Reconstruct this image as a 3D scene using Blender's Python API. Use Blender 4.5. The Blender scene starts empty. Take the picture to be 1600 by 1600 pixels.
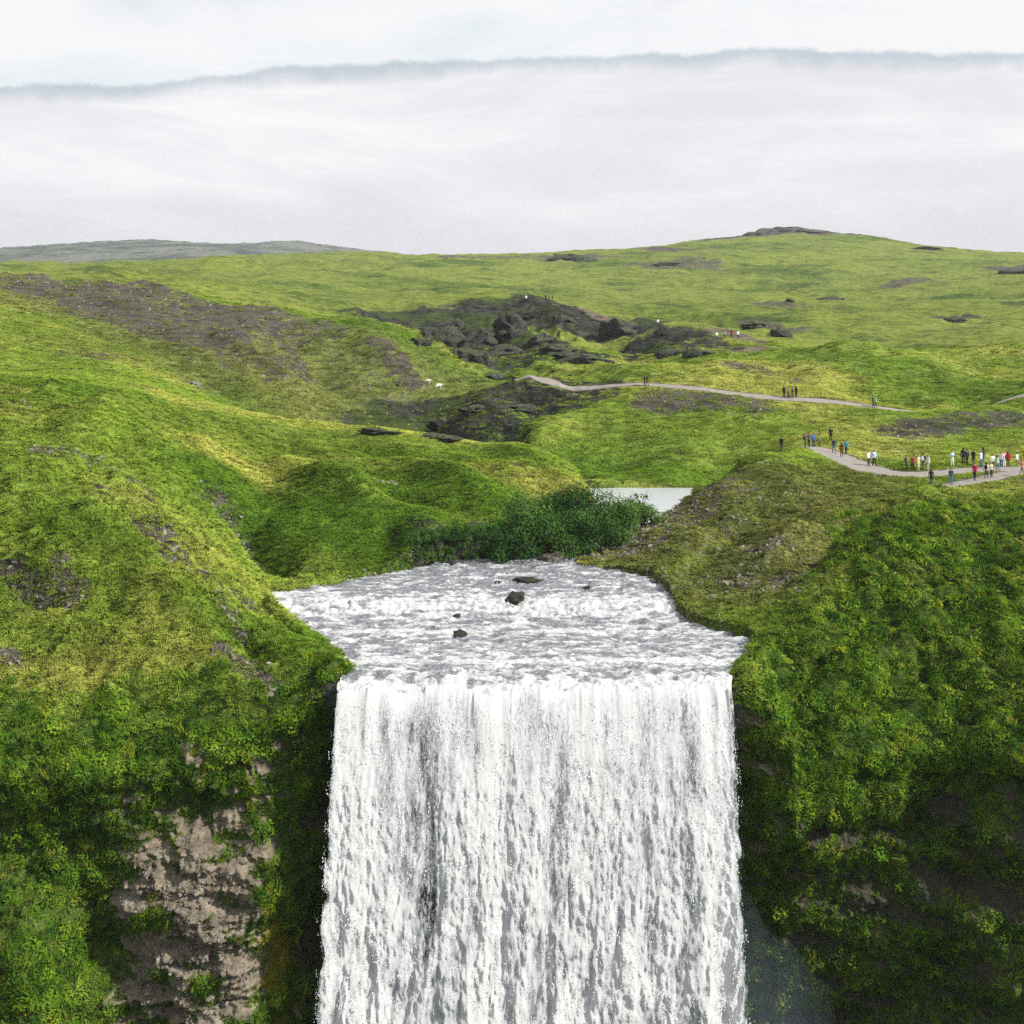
import bpy, math, random
import numpy as np
from mathutils import Vector, Euler
random.seed(7); rng = np.random.default_rng(11)
scene = bpy.context.scene
COL = scene.collection

# ------------------------------------------------------------------ camera, sky, sun, exposure
FPX, HOR = 2000.0, 430.0            # focal length and eye level, in pixels of a 1600 px wide frame
cam_data = bpy.data.cameras.new('camera'); cam = bpy.data.objects.new('camera', cam_data); COL.objects.link(cam)
cam_data.sensor_width = 36.0; cam_data.lens = 36.0*FPX/1600.0
cam.location = (0, 0, 0); cam.rotation_euler = (math.radians(90), 0, 0)
cam_data.shift_y = -(800.0-HOR)/1600.0
cam_data.clip_start = 0.5; cam_data.clip_end = 30000
scene.camera = cam
scene.cycles.use_denoising = False; scene.cycles.max_bounces = 5; scene.cycles.diffuse_bounces = 3; scene.cycles.glossy_bounces = 2; scene.cycles.transmission_bounces = 2; scene.cycles.transparent_max_bounces = 12
scene.view_settings.view_transform = 'Standard'; scene.view_settings.look = 'None'
scene.view_settings.exposure = 0.5; scene.view_settings.gamma = 1.0
try: scene.view_settings.use_curve_mapping = False
except Exception: pass
SUN_EL, SUN_AZ = 39.0, 113.0        # azimuth clockwise from the view direction (+Y)
sun_data = bpy.data.lights.new('sun', 'SUN'); sun = bpy.data.objects.new('sun', sun_data); COL.objects.link(sun)
sun_data.energy = 5.0; sun_data.angle = math.radians(2.0); sun_data.color = (1.0, 0.95, 0.86)
_d = Vector((math.sin(math.radians(SUN_AZ))*math.cos(math.radians(SUN_EL)), math.cos(math.radians(SUN_AZ))*math.cos(math.radians(SUN_EL)), math.sin(math.radians(SUN_EL))))
sun.rotation_euler = _d.to_track_quat('Z', 'Y').to_euler(); sun.location = _d*500

class NT:
    """small helper to wire shader nodes"""
    def __init__(s, tree): s.t = tree; s.n = tree.nodes; s.l = tree.links
    def node(s, typ, **kw):
        n = s.n.new(typ)
        for k, v in kw.items(): setattr(n, k, v)
        return n
    def put(s, sock, v):
        if v is None: return
        if isinstance(v, bpy.types.NodeSocket): s.l.new(v, sock)
        else:
            if sock.type == 'RGBA' and hasattr(v, '__len__') and len(v) == 3: v = (*v, 1)
            sock.default_value = v
    def math(s, op, a, b=None, c=None, clamp=False):
        n = s.node('ShaderNodeMath', operation=op, use_clamp=clamp)
        s.put(n.inputs[0], a); s.put(n.inputs[1], b); s.put(n.inputs[2], c)
        return n.outputs[0]
    def mix(s, f, a, b, blend='MIX'):
        n = s.node('ShaderNodeMix', data_type='RGBA', blend_type=blend)
        s.put(n.inputs[0], f); s.put(n.inputs[6], a); s.put(n.inputs[7], b)
        return n.outputs[2]
    def ramp(s, f, lo, hi, a=0.0, b=1.0, smooth=True):
        n = s.node('ShaderNodeMapRange', interpolation_type='SMOOTHSTEP' if smooth else 'LINEAR')
        s.put(n.inputs[0], f); s.put(n.inputs[1], lo); s.put(n.inputs[2], hi); s.put(n.inputs[3], a); s.put(n.inputs[4], b)
        return n.outputs[0]
    def noise(s, vec, scale, detail=4, rough=0.55, dist=0.0, out=0):
        n = s.node('ShaderNodeTexNoise'); s.put(n.inputs['Vector'], vec)
        n.inputs['Scale'].default_value = scale; n.inputs['Detail'].default_value = detail
        n.inputs['Roughness'].default_value = rough; n.inputs['Distortion'].default_value = dist
        return n.outputs[out]
    def scaled(s, vec, xyz):
        n = s.node('ShaderNodeVectorMath', operation='MULTIPLY'); s.put(n.inputs[0], vec); n.inputs[1].default_value = xyz
        return n.outputs[0]
    def attr(s, name, out='Fac'):
        return s.node('ShaderNodeAttribute', attribute_name=name).outputs[out]

world = bpy.data.worlds.new('World'); scene.world = world; world.use_nodes = True
w = NT(world.node_tree); w.n.clear()
wo = w.node('ShaderNodeOutputWorld'); bg = w.node('ShaderNodeBackground'); w.l.new(bg.outputs[0], wo.inputs[0])
sky = w.node('ShaderNodeTexSky', sky_type='NISHITA', sun_disc=False)
sky.sun_elevation = math.radians(SUN_EL); sky.sun_rotation = math.radians(SUN_AZ)
gen = w.node('ShaderNodeTexCoord').outputs['Generated']
sp = w.node('ShaderNodeSeparateXYZ'); w.l.new(gen, sp.inputs[0])
az = w.math('ARCTAN2', sp.outputs[0], sp.outputs[1]); el = w.math('ARCSINE', sp.outputs[2])
sh_ = w.node('ShaderNodeVectorMath', operation='ADD'); w.l.new(gen, sh_.inputs[0]); sh_.inputs[1].default_value = (3.7, 1.3, 0.4)
n_big = w.noise(sh_.outputs[0], 3.6, 5, 0.55, 0.4)
st = w.scaled(gen, (1, 1, 4.0))
n_str = w.noise(st, 4.0, 8, 0.64, 0.5)
n_edge = w.noise(gen, 38.0, 8, 0.68)
# upper edge of the low cloud bank: it climbs from left to right and stays level behind
edge = w.math('ADD', 0.131, w.math('MULTIPLY', w.math('COSINE', w.math('MULTIPLY', w.math('SUBTRACT', az, 0.12), 3.0)), 0.040))
edge = w.math('ADD', edge, w.math('MULTIPLY', w.math('SUBTRACT', n_edge, 0.5), 0.013))
edge = w.math('ADD', edge, w.math('MULTIPLY', w.math('SUBTRACT', w.noise(gen, 8.0, 3, 0.5), 0.5), 0.016))
dlt = w.math('SUBTRACT', edge, el)                                     # >0 inside the bank
bank = w.ramp(dlt, -0.0025, 0.0025)
blue = w.mix(1.0, sky.outputs[0], (0.095, 0.095, 0.095), 'MULTIPLY')
hi_c = w.mix(w.ramp(n_str, 0.42, 0.66), (0.88, 0.885, 0.90), (0.76, 0.82, 0.855))
gap = w.math('MULTIPLY', w.ramp(n_big, 0.50, 0.66), w.ramp(el, 0.17, 0.24))
hi_c = w.mix(w.math('MULTIPLY', gap, 0.65), hi_c, blue)
body = w.mix(w.ramp(n_str, 0.30, 0.66), (0.94, 0.915, 0.93), (0.76, 0.748, 0.785))
body = w.mix(w.ramp(el, 0.0, 0.085, 0.75, 0.0), body, (0.62, 0.61, 0.645))
rim_dark = w.ramp(w.math('ADD', dlt, w.math('MULTIPLY', w.math('SUBTRACT', w.noise(gen, 14.0, 6, 0.7), 0.5), 0.022)), 0.0, 0.016, 1.0, 0.0)
body = w.mix(w.math('MULTIPLY', rim_dark, 0.85), body, (0.47, 0.56, 0.62))
w.l.new(w.mix(bank, hi_c, body), bg.inputs[0]); bg.inputs[1].default_value = 0.75

# ------------------------------------------------------------------ helpers
def P(px, py, Y): return ((px-800.0)/FPX*Y, Y, -(py-HOR)/FPX*Y)
def tag(o, label=None, cat=None, group=None, kind=None):
    if label: o['label'] = label
    if cat: o['category'] = cat
    if group: o['group'] = group
    if kind: o['kind'] = kind
    return o
def empty(name, loc, rz=0.0):
    o = bpy.data.objects.new(name, None); COL.objects.link(o); o.location = loc; o.rotation_euler = (0, 0, rz); o.empty_display_size = 0.2
    return o
def mesh_obj(name, verts, faces, mat=None, parent=None, smooth=True, attrs=None, link=True):
    me = bpy.data.meshes.new(name)
    verts = np.asarray(verts, dtype=np.float32); me.vertices.add(len(verts)); me.vertices.foreach_set('co', verts.ravel())
    if isinstance(faces, np.ndarray):
        k = faces.shape[1]; nf = len(faces)
        me.loops.add(nf*k); me.loops.foreach_set('vertex_index', faces.astype(np.int32).ravel())
        me.polygons.add(nf); me.polygons.foreach_set('loop_start', np.arange(0, nf*k, k, dtype=np.int32))
        me.update(calc_edges=True)
    else:
        me.clear_geometry(); me.from_pydata([tuple(map(float, v)) for v in verts], [], faces); me.update()
    if smooth: me.polygons.foreach_set('use_smooth', np.ones(len(me.polygons), dtype=bool))
    for k, v in (attrs or {}).items():
        a = me.attributes.new(k, 'FLOAT', 'POINT'); a.data.foreach_set('value', np.asarray(v, dtype=np.float32).ravel())
    for m in (mat if isinstance(mat, (list, tuple)) else [mat]):
        if m: me.materials.append(m)
    me.validate()
    o = bpy.data.objects.new(name, me)
    if link: COL.objects.link(o)
    if parent: o.parent = parent
    return o
def grid_faces(nr, nc):
    i = np.arange(nr*nc).reshape(nr, nc)
    return np.stack([i[:-1, :-1], i[:-1, 1:], i[1:, 1:], i[1:, :-1]], -1).reshape(-1, 4)
# --- numpy gradient noise
_perm = rng.permutation(4096); _g = rng.normal(size=(4096, 2)); _g /= np.linalg.norm(_g, axis=1)[:, None]
def pn(x, y):
    xi = np.floor(x).astype(np.int64); yi = np.floor(y).astype(np.int64); fx = x-xi; fy = y-yi
    u = fx*fx*fx*(fx*(fx*6-15)+10); v = fy*fy*fy*(fy*(fy*6-15)+10)
    def gr(ix, iy, dx, dy):
        h = _perm[(_perm[ix & 4095]+iy) & 4095]; g = _g[h]
        return g[..., 0]*dx+g[..., 1]*dy
    a = gr(xi, yi, fx, fy); b = gr(xi+1, yi, fx-1, fy); c = gr(xi, yi+1, fx, fy-1); d = gr(xi+1, yi+1, fx-1, fy-1)
    return ((a+(b-a)*u)*(1-v)+(c+(d-c)*u)*v)*1.5
def fbm(x, y, o=5, lac=2.03, gain=0.5):
    r = 0; a = 1.0; f = 1.0
    for k in range(o):
        r = r+a*pn(x*f+17.3*k, y*f-9.1*k); a *= gain; f *= lac
    return r
def ridged(x, y, o=4):
    r = 0; a = 1.0; f = 1.0
    for k in range(o):
        r = r+a*(1-2*np.abs(pn(x*f+31.7*k, y*f+5.3*k))); a *= 0.5; f *= 2.1
    return r
def sst(a, b, x):
    t = np.clip((x-a)/(b-a), 0, 1); return t*t*(3-2*t)
class TPS:
    def __init__(s, p, v, reg=1e-3):
        s.p = p; n = len(p); d = np.linalg.norm(p[:, None]-p[None], axis=2)
        K = s.k(d)+reg*np.eye(n); Q = np.c_[np.ones(n), p]
        A = np.block([[K, Q], [Q.T, np.zeros((3, 3))]])
        s.w = np.linalg.solve(A, np.r_[v, 0, 0, 0])
    def k(s, d): return np.where(d > 1e-9, d*d*np.log(np.maximum(d, 1e-9)), 0)
    def __call__(s, x, y):
        sh = np.shape(x); x = np.ravel(x); y = np.ravel(y); out = np.empty(len(x)); n = len(s.p)
        for i in range(0, len(x), 40000):
            a = x[i:i+40000]; b = y[i:i+40000]
            d2 = (a[:, None]-s.p[None, :, 0])**2+(b[:, None]-s.p[None, :, 1])**2
            out[i:i+40000] = (0.5*d2*np.log(np.maximum(d2, 1e-18)))@s.w[:n]+s.w[n]+s.w[n+1]*a+s.w[n+2]*b
        return out.reshape(sh)
# ------------------------------------------------------------------ shape of the land: surveyed points (picture x, picture y, distance)
LAND = [
 # left rim and near left slope
 (-700,1150,74),(-350,1140,78),(0,1130,82),(150,1145,83),(300,1140,84),(430,1105,84.5),(500,1085,85),(535,1062,86),
 (-350,1000,84),(0,1000,88),(150,1000,88.5),(300,1000,89),(420,1010,89),(500,1025,88.5),
 (-350,860,93),(0,870,94.5),(150,870,95.5),(280,880,97),(360,920,97.5),(400,945,99),(450,985,94),
 (-350,720,108),(0,720,108),(150,720,113),(300,710,121),(300,800,108),(420,770,121),(560,800,117.5),(610,850,113.5),(450,880,109),(520,880,109.5),
 (450,705,135),(600,722,135),(750,742,131),(870,758,128),(935,782,128),(780,803,119.5),(690,803,117),(640,826,113.8),(700,820,114.9),(760,818,115.9),(850,795,124),
 # crest of the near left hill and the hidden valley behind it
 (-350,600,135),(0,600,135),(200,612,146),(400,650,156),(560,684,162),(700,692,157),(850,715,146),
 (600,738,182),(700,745,176),(800,750,170),(880,772,152),(450,690,178),
 # round hill on the left
 (-350,540,180),(-100,500,190),(150,565,172),(0,505,190),(100,440,250),(-350,425,270),(0,425,270),(300,462,262),(450,488,252),(580,512,247),(680,556,236),(752,600,222),
 (300,562,192),(450,582,203),(550,625,198),(630,670,194),(690,625,208),(200,510,215),(350,520,222),(520,555,225),(0,560,165),
 # gully, rocky nose below the path
 (652,684,195),(770,606,226),(800,604,199),(900,612,191),(760,640,188),(850,652,181),(760,690,176),(690,672,186),(820,692,169),
 # canyon and knoll
 (640,506,300),(720,484,320),(850,470,330),(940,498,310),(1000,513,290),(1110,540,262),(1200,545,250),
 (785,588,240),(850,577,243),(905,572,242),(700,545,283),(760,566,258),(820,520,290),(900,535,275),(1050,560,240),
 # tongue, path, meadow
 (900,592,206),(1000,585,206),(1100,572,216),(1200,582,201),(1300,600,190),(900,604,194),(1000,602,190),(1100,612,185),(1240,624,182),(1370,637,180),(1440,643,180),
 (950,640,181),(1100,650,175),(900,690,168),(1000,682,168),(1100,692,164),(950,742,154),(1050,746,150),(1150,718,160),(1250,662,172),(1350,668,168),(1000,764,147.3),(910,752,152),(1060,768,146),
 # right mound, terrace of the visitors
 (1400,674,166),(1500,648,172),(1600,643,174),(1500,682,158),(1600,687,156),(1540,632,184),(1600,634,182),(2000,630,175),
 (1220,706,150),(1300,712,146),(1400,738,136),(1480,758,129.5),(1600,737,136),(1500,722,142),(1600,705,151),(1300,692,159),(1900,720,140),(2300,700,140),
 (1150,735,141),(1100,763,133),(1065,792,128),(1035,812,125),(1130,790,150),(1095,800,139),
 # inner hillside on the right bank
 (1000,852,115.5),(1100,852,111.5),(1200,850,112),(1300,800,118),(1150,922,103),(1250,900,103),(1300,852,109),(1400,768,127),(1200,780,127),(960,862,116),
 # ridge and near right slope
 (1192,1002,91.5),(1250,950,94.5),(1300,905,98),(1350,862,103),(1400,822,109),(1450,788,116.5),(1520,768,123),(1600,754,127),(1900,735,125),
 (1180,1060,87),(1300,1000,91),(1400,930,96),(1500,870,103),(1600,850,104),(1300,1100,86.5),(1400,1050,89),(1500,1000,91.5),(1600,950,94),
 (1190,1150,84.8),(1300,1200,84),(1250,1240,83.8),(1450,1130,86.5),(1600,1100,86.3),(1600,1165,83.5),(1900,1165,80),(1900,950,92),(2300,1150,74),(2300,900,92),
 # high plateau
 (1600,600,182),(1450,562,230),(1300,542,262),(1150,500,330),(1600,522,300),(1000,482,420),(1300,482,420),(1600,472,450),(700,462,480),(560,472,385),(500,442,520),
 (2200,600,190),(2200,470,450),(-600,440,450),(100,432,450),(300,425,520),
 (-600,415,900),(0,417,800),(250,413,820),(420,402,900),(590,397,950),(720,404,960),(780,405,950),(850,440,700),(900,400,1000),(1000,387,1200),(1180,371,1250),(1350,368,1250),(1430,384,1250),(1600,399,1300),(2200,400,1300),(1200,430,750),(1500,430,750),(1000,430,750),(600,430,640),
 (1000,409,2000),(1400,409,2000),(300,412,1700),(650,412,1700),(-600,412,1700),(0,409,2000),
 (-600,385,3200),(0,392,3200),(60,386,3200),(140,379,3200),(280,378,3200),(370,383,3200),(440,377,3200),(500,384,3100),(590,396,3000),(760,414,3000),(1200,412,3000),(1600,412,3000),(2200,412,3000),
 (0,420,4600),(800,425,4600),(1600,425,4600),(-600,420,4600),(2200,425,4600)]
L = np.array(LAND, float); LX = (L[:, 0]-800)/FPX; LZ = -(L[:, 1]-HOR)/FPX*L[:, 2]
UK, VK = 6.0, 4.0
_lt = TPS(np.c_[LX*UK, np.log(L[:, 2]/80.0)*VK], LZ, 2e-4)
_gu = np.linspace(-0.66, 0.66, 260)*UK; _gv = np.linspace(np.log(60/80.0), np.log(4700/80.0), 420)*VK
_LUT = _lt(*np.meshgrid(_gu, _gv))
def land_tps(u, v):
    a = np.clip((u-_gu[0])/(_gu[1]-_gu[0]), 0, 258.999); b = np.clip((v-_gv[0])/(_gv[1]-_gv[0]), 0, 418.999)
    i = a.astype(int); j = b.astype(int); a = a-i; b = b-j
    return (_LUT[j, i]*(1-a)+_LUT[j, i+1]*a)*(1-b)+(_LUT[j+1, i]*(1-a)+_LUT[j+1, i+1]*a)*b
# water levels and the outline of the river (picture x at a distance)
RIV_Y = np.array([82.0, 95, 98, 99.2, 101.8, 103, 112, 118, 130, 147.5, 160])
RIV_Z = np.array([-26.75, -26.45, -26.32, -26.1, -25.78, -25.7, -25.3, -24.9, -24.5, -24.5, -24.5])
def zw(Y): return np.interp(Y, RIV_Y, RIV_Z)
LB = [(80,525),(84,530),(86.5,547),(88,542),(91,515),(95.6,478),(99,452),(102,428),(103.4,420),(104.2,455),(105.5,500),(107.8,565),(110,630),(112,668),(112.9,690),(113.6,740),(114.3,800),(115.2,862),(117,900),(122,930),(128,925),(133,905),(147.4,880)]
RB = [(80,1142),(84,1139),(87,1148),(90,1168),(92.6,1184),(93.6,1172),(95,1128),(97,1082),(99,1065),(103,1049),(106,1034),(108,1020),(110,965),(111.6,905),(113,900),(115,945),(117,962),(122,985),(126,1030),(130,1062),(134,1075),(147.4,1085)]
LBa, RBa = np.array(LB, float), np.array(RB, float)
def bank_x(t, Y): return (np.interp(Y, t[:, 0], t[:, 1])-800)/FPX*Y
POLY = np.array([((x-800)/FPX*y, y) for y, x in LB]+[((x-800)/FPX*y, y) for y, x in RB[::-1]])
def river_sd(X, Y):
    """signed distance to the water outline in plan, negative inside"""
    sh = X.shape; sel = (Y.ravel() < 156) & (np.abs(X.ravel()) < 40); full = np.full(X.size, 50.0); x = X.ravel()[sel]; y = Y.ravel()[sel]; d = np.full(len(x), 1e9); ins = np.zeros(len(x), bool); n = len(POLY)
    for i in range(n):
        a = POLY[i]; b = POLY[(i+1) % n]; e = b-a; wx = x-a[0]; wy = y-a[1]
        t = np.clip((wx*e[0]+wy*e[1])/(e@e), 0, 1); d = np.minimum(d, np.hypot(wx-e[0]*t, wy-e[1]*t))
        c = (a[1] > y) != (b[1] > y)
        with np.errstate(divide='ignore', invalid='ignore'):
            ins ^= c & (x < (b[0]-a[0])*(y-a[1])/(b[1]-a[1])+a[0])
    full[sel] = np.where(ins, -d, d); return full.reshape(sh)
RIM = np.array([(-1500,66),(-700,74),(-350,78),(0,81.6),(150,82.6),(300,83.6),(430,84.2),(500,84.8),(528,84.6),(545,84.2),(1130,84.2),(1150,84.4),(1190,84.4),(1250,83.6),(1300,83.8),(1360,84.6),(1450,86),(1520,85),(1600,83.2),(1900,80),(2300,74),(3000,66)], float)
def rim_Y(th): return np.interp(th*FPX+800, RIM[:, 0], RIM[:, 1])
PATHS = [  # gravel footpaths: picture x, y, distance, half width
 [(792,604,199,0.62),(850,606,196,0.81),(905,605,193,0.87),(960,601,191,0.87),(1000,602,190,0.93),(1060,608,187.5,0.93),(1120,613,185,0.93),(1190,618,183,0.99),(1240,624,182,1.05),(1300,630,181,0.99),(1370,637,180,0.99),(1430,642,180,0.93),(1470,640,181,0.93),(1540,632,184,0.93),(1600,634,182,0.99),(1800,630,180,0.99)],
 [(1262,700,153,1.6),(1290,707,149,2.2),(1318,719,143,2.3),(1350,732,138,2.2),(1390,740,135.5,1.6),(1440,740,135,1.3),(1500,736,136.5,1.3),(1560,731,138,1.6),(1640,726,139,1.6),(1800,720,140,1.6)],
 [(1456,758,129.3,0.9),(1490,758,129.3,1.2),(1530,752,130.8,1.5),(1570,743,133.6,1.6),(1620,734,137,1.6),(1760,726,139,1.5)]]
def path_plan(p):
    a = np.array([((x-800)/FPX*Y, Y, h) for x, y, Y, h in p]); t = np.arange(len(a)); tt = np.linspace(0, len(a)-1, (len(a)-1)*14+1)
    out = np.stack([np.interp(tt, t, a[:, k]) for k in range(3)], 1)
    ker = np.hanning(15); ker /= ker.sum()
    pad = np.pad(out, ((7, 7), (0, 0)), mode='edge'); pad[:7] = out[0]; pad[-7:] = out[-1]
    return np.stack([np.convolve(pad[:, k], ker, 'valid') for k in range(3)], 1)
PP = [path_plan(p) for p in PATHS]
def path_dist(X, Y):
    sh = X.shape; x = X.ravel(); y = Y.ravel(); d = np.full(len(x), 99.0)
    sel = (y > 108) & (y < 205)
    xs = x[sel]; ys = y[sel]; ds = np.full(len(xs), 99.0)
    for p in PP:
        for q in p[::2]: ds = np.minimum(ds, np.hypot(xs-q[0], ys-q[1])-q[2])
    d[sel] = ds; return d.reshape(sh)
CREASE = [((1000,440,700),(1300,455,600),25,-2.2),((1250,500,360),(1560,505,350),9,-1.1),((560,440,560),(760,455,480),16,-1.6),((1400,540,270),(1600,548,262),7,-0.9),((700,420,850),(950,425,850),30,-2.4),((1050,425,800),(1250,410,950),30,2.0),((200,425,600),(480,430,560),18,1.6),((420,415,720),(640,420,700),25,-2),((1395,1035,89.6),(1475,1025,90.6),0.6,-0.55),((1440,985,92),(1440,1055,89.2),0.5,-0.55),((1525,1020,90.6),(1550,1025,90.4),0.5,-0.55),((1200,1058,87.2),(1295,1045,88.8),0.6,-0.55),((1490,1128,86.8),(1530,1124,86.8),0.6,-0.55),((1330,1100,87),(1400,1095,87.5),0.6,-0.55),((1300,970,93),(1420,960,94.5),0.8,-0.7),((1500,920,97.5),(1600,915,97),0.9,-0.8),((320,735,118),(470,895,107.5),2.2,-1.6),((450,725,130),(640,868,113),2.6,1.1),((560,770,124),(700,800,119.5),2.0,-0.8),((620,730,133),(800,790,121),2.2,0.9),((220,640,140),(60,760,105),2.6,0.9),((0,610,132),(260,630,140),2.4,-1.2),((90,690,113),(260,720,118),1.8,-0.8),
 ((0,905,92.6),(120,930,91.5),0.8,-1.0),((0,880,94),(130,905,93),1.0,0.7),((230,815,102),(390,955,97.5),1.3,-0.6),((200,900,95),(330,1010,89.5),1.5,0.7),((330,980,92.5),(440,1080,86.8),1.2,-0.6),((60,960,90),(240,1060,87),1.2,0.6),((450,560,215),(560,640,196),4,-1.6),((560,545,230),(650,640,203),5,1.6),((330,540,212),(450,620,194),4,1.2),((250,550,195),(380,610,182),5,-1.5),
 ((1180,800,123),(1080,900,106),1.6,-0.7),((1280,800,119),(1180,920,103.5),1.6,0.7),((1340,810,115),(1250,905,102),1.2,-0.5),((880,705,162),(1120,720,158),4,-0.8),((1380,690,158),(1600,676,160),4,-0.6),((1250,600,195),(1500,612,185),5,-1.2),((1050,500,330),(1180,525,290),9,-2.6),((1250,560,230),(1420,575,215),6,1.2)]
def part_fn(mask, fn, X, Y):
    out = np.zeros(X.shape); out[mask] = fn(X[mask], Y[mask]); return out
def land_z(X, Y, detail=True):
    th = X/Y; z = land_tps(th*UK, np.log(Y/80.0)*VK)
    sd = river_sd(X, Y); far = np.clip(Y/90.0, 1, 9)
    pd = path_dist(X, Y); flat = sst(0.0, 4.0, pd)
    if detail:
        k = sst(0, 6, sd)*(0.12+0.88*flat)
        near = sst(420, 160, Y); nm = near > 0
        z = z+k*(0.25+0.75*sst(170, 105, Y))*sst(500, 300, Y)*part_fn(Y < 500, lambda a, b: 0.6*fbm(a/10, b/12, 4), X, Y)
        z = z+k*sst(120, 260, Y)*sst(1500, 700, Y)*part_fn((Y > 120) & (Y < 1500), lambda a, b: 2.0*fbm(a/45, b/50, 6)+1.5*ridged(a/38+0.4*fbm(a/60, b/60, 2), b/75, 4)-0.6, X, Y)
        fine = 0.12+0.5*sst(150, 110, Y)+0.9*sst(112, 92, Y)
        for p1, p2, r_, h_ in CREASE:
            a_ = np.array(P(*p1)[:2]); b_ = np.array(P(*p2)[:2]); e_ = b_-a_; t_ = np.clip(((X-a_[0])*e_[0]+(Y-a_[1])*e_[1])/(e_@e_), 0, 1)
            z = z+2.2*h_*np.exp(-(np.hypot(X-a_[0]-e_[0]*t_, Y-a_[1]-e_[1]*t_)/r_)**2)*np.sin(np.pi*np.clip(t_, 0.12, 0.88))
        # broad folds, small terraces across the slopes, tussocks
        z = z+k*part_fn(nm, lambda a, b: 0.8*ridged(a/15+b/60, b/26+0.2*fbm(a/20, b/20, 2), 2)-0.6, X, Y)*near*(0.4+0.6*sst(180, 110, Y))
        z = z+k*near*fine*part_fn(nm, lambda a, b: 0.30*ridged(a/6.0+0.3*fbm(a/7, b/7, 2), b/2.6, 3)-0.2, X, Y)
        z = z+(0.3+0.7*k)*near*fine*part_fn(nm, lambda a, b: 0.20*fbm(a/1.1, b/0.9, 3), X, Y)
        cany = np.exp(-((X-4)/26)**2-((Y-272)/42)**2)+0.8*np.exp(-((X-2)/9)**2-((Y-188)/14)**2)
        z = z+np.clip(cany, 0, 1)*part_fn(cany > 0.02, lambda a, b: 2.3*ridged(a/13+b/40, b/22, 3)-1.4+0.5*ridged(a/5, b/6, 2), X, Y)
        gul = np.exp(-((X+30)/30)**2-((Y-215)/35)**2)
        z = z+gul*part_fn(gul > 0.02, lambda a, b: 0.5*ridged(a/9+b/30, b/40, 2), X, Y)
        crag = np.exp(-((X-262)/48)**2-((Y-1235)/60)**2)
        z = z+crag*part_fn(crag > 0.02, lambda a, b: 2*ridged(a/30, b/60, 4), X, Y)
        farr = sst(500, 900, Y)
        z = z+farr*np.clip(Y/1200, 0.4, 2)*part_fn(farr > 0, lambda a, b: 2.2*fbm(a/90, b/120, 6, 2.03, 0.6), X, Y)
    w0 = zw(Y)
    inr = np.minimum(z, w0-0.25-0.45*np.clip(-sd, 0, 2.0))
    bump = 0.35*np.abs(fbm(X/1.6, Y/1.6, 3)) if detail else 0
    outr = np.maximum(z, w0+0.06+0.28*np.clip(sd, 0, 1.2)-1.5*np.clip(sd-1.2, 0, 9)+bump*sst(0, 0.8, sd)*sst(2.0, 1.2, sd))
    near_r = (Y < 150)
    outr = np.where(sd < 4.0, outr, z); outr = np.where(near_r, outr, z)
    return np.where(sd < 0, inr, outr), sd, pd
# fan of rows and columns
Y0 = 80.0
rows = np.r_[np.arange(Y0, 130, 0.17), np.arange(130, 200, 0.3), np.exp(np.linspace(np.log(200), np.log(4600), 300))]
NC = 900; ths = np.linspace(-0.62, 0.62, NC)
# finer columns inside the picture
ths = np.sign(ths)*np.abs(ths/0.62)**1.15*0.62
YG = rows[:, None]+(rim_Y(ths)[None, :]-Y0)*np.exp(-(rows[:, None]-Y0)/14.0); TG = np.broadcast_to(ths[None, :], YG.shape); XG = TG*YG
ZG, SDG, PDG = land_z(XG, YG)
ZG = ZG-sst(0.9, 0.0, YG-rim_Y(ths)[None, :])*0.5
def cap(X, Y, p1, p2, r, soft=0.5, wob=0.35):
    a = np.array(P(*p1)[:2]); b = np.array(P(*p2)[:2]); e = b-a
    t = np.clip(((X-a[0])*e[0]+(Y-a[1])*e[1])/max(e@e, 1e-6), 0, 1)
    d = np.hypot(X-a[0]-e[0]*t, Y-a[1]-e[1]*t)/r
    out = np.zeros(X.shape); k = d < 2.6
    out[k] = sst(1+soft, 1-soft, d[k]+wob*fbm(X[k]/(r*0.8), Y[k]/(r*0.8), 4))
    return out
def union(lst, X=XG, Y=YG):
    m = np.zeros(X.shape)
    for it in lst:
        v = cap(X, Y, it[0], it[1], it[2])*(it[3] if len(it) > 3 else 1)
        m = np.maximum(m, v)
    return m
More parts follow.
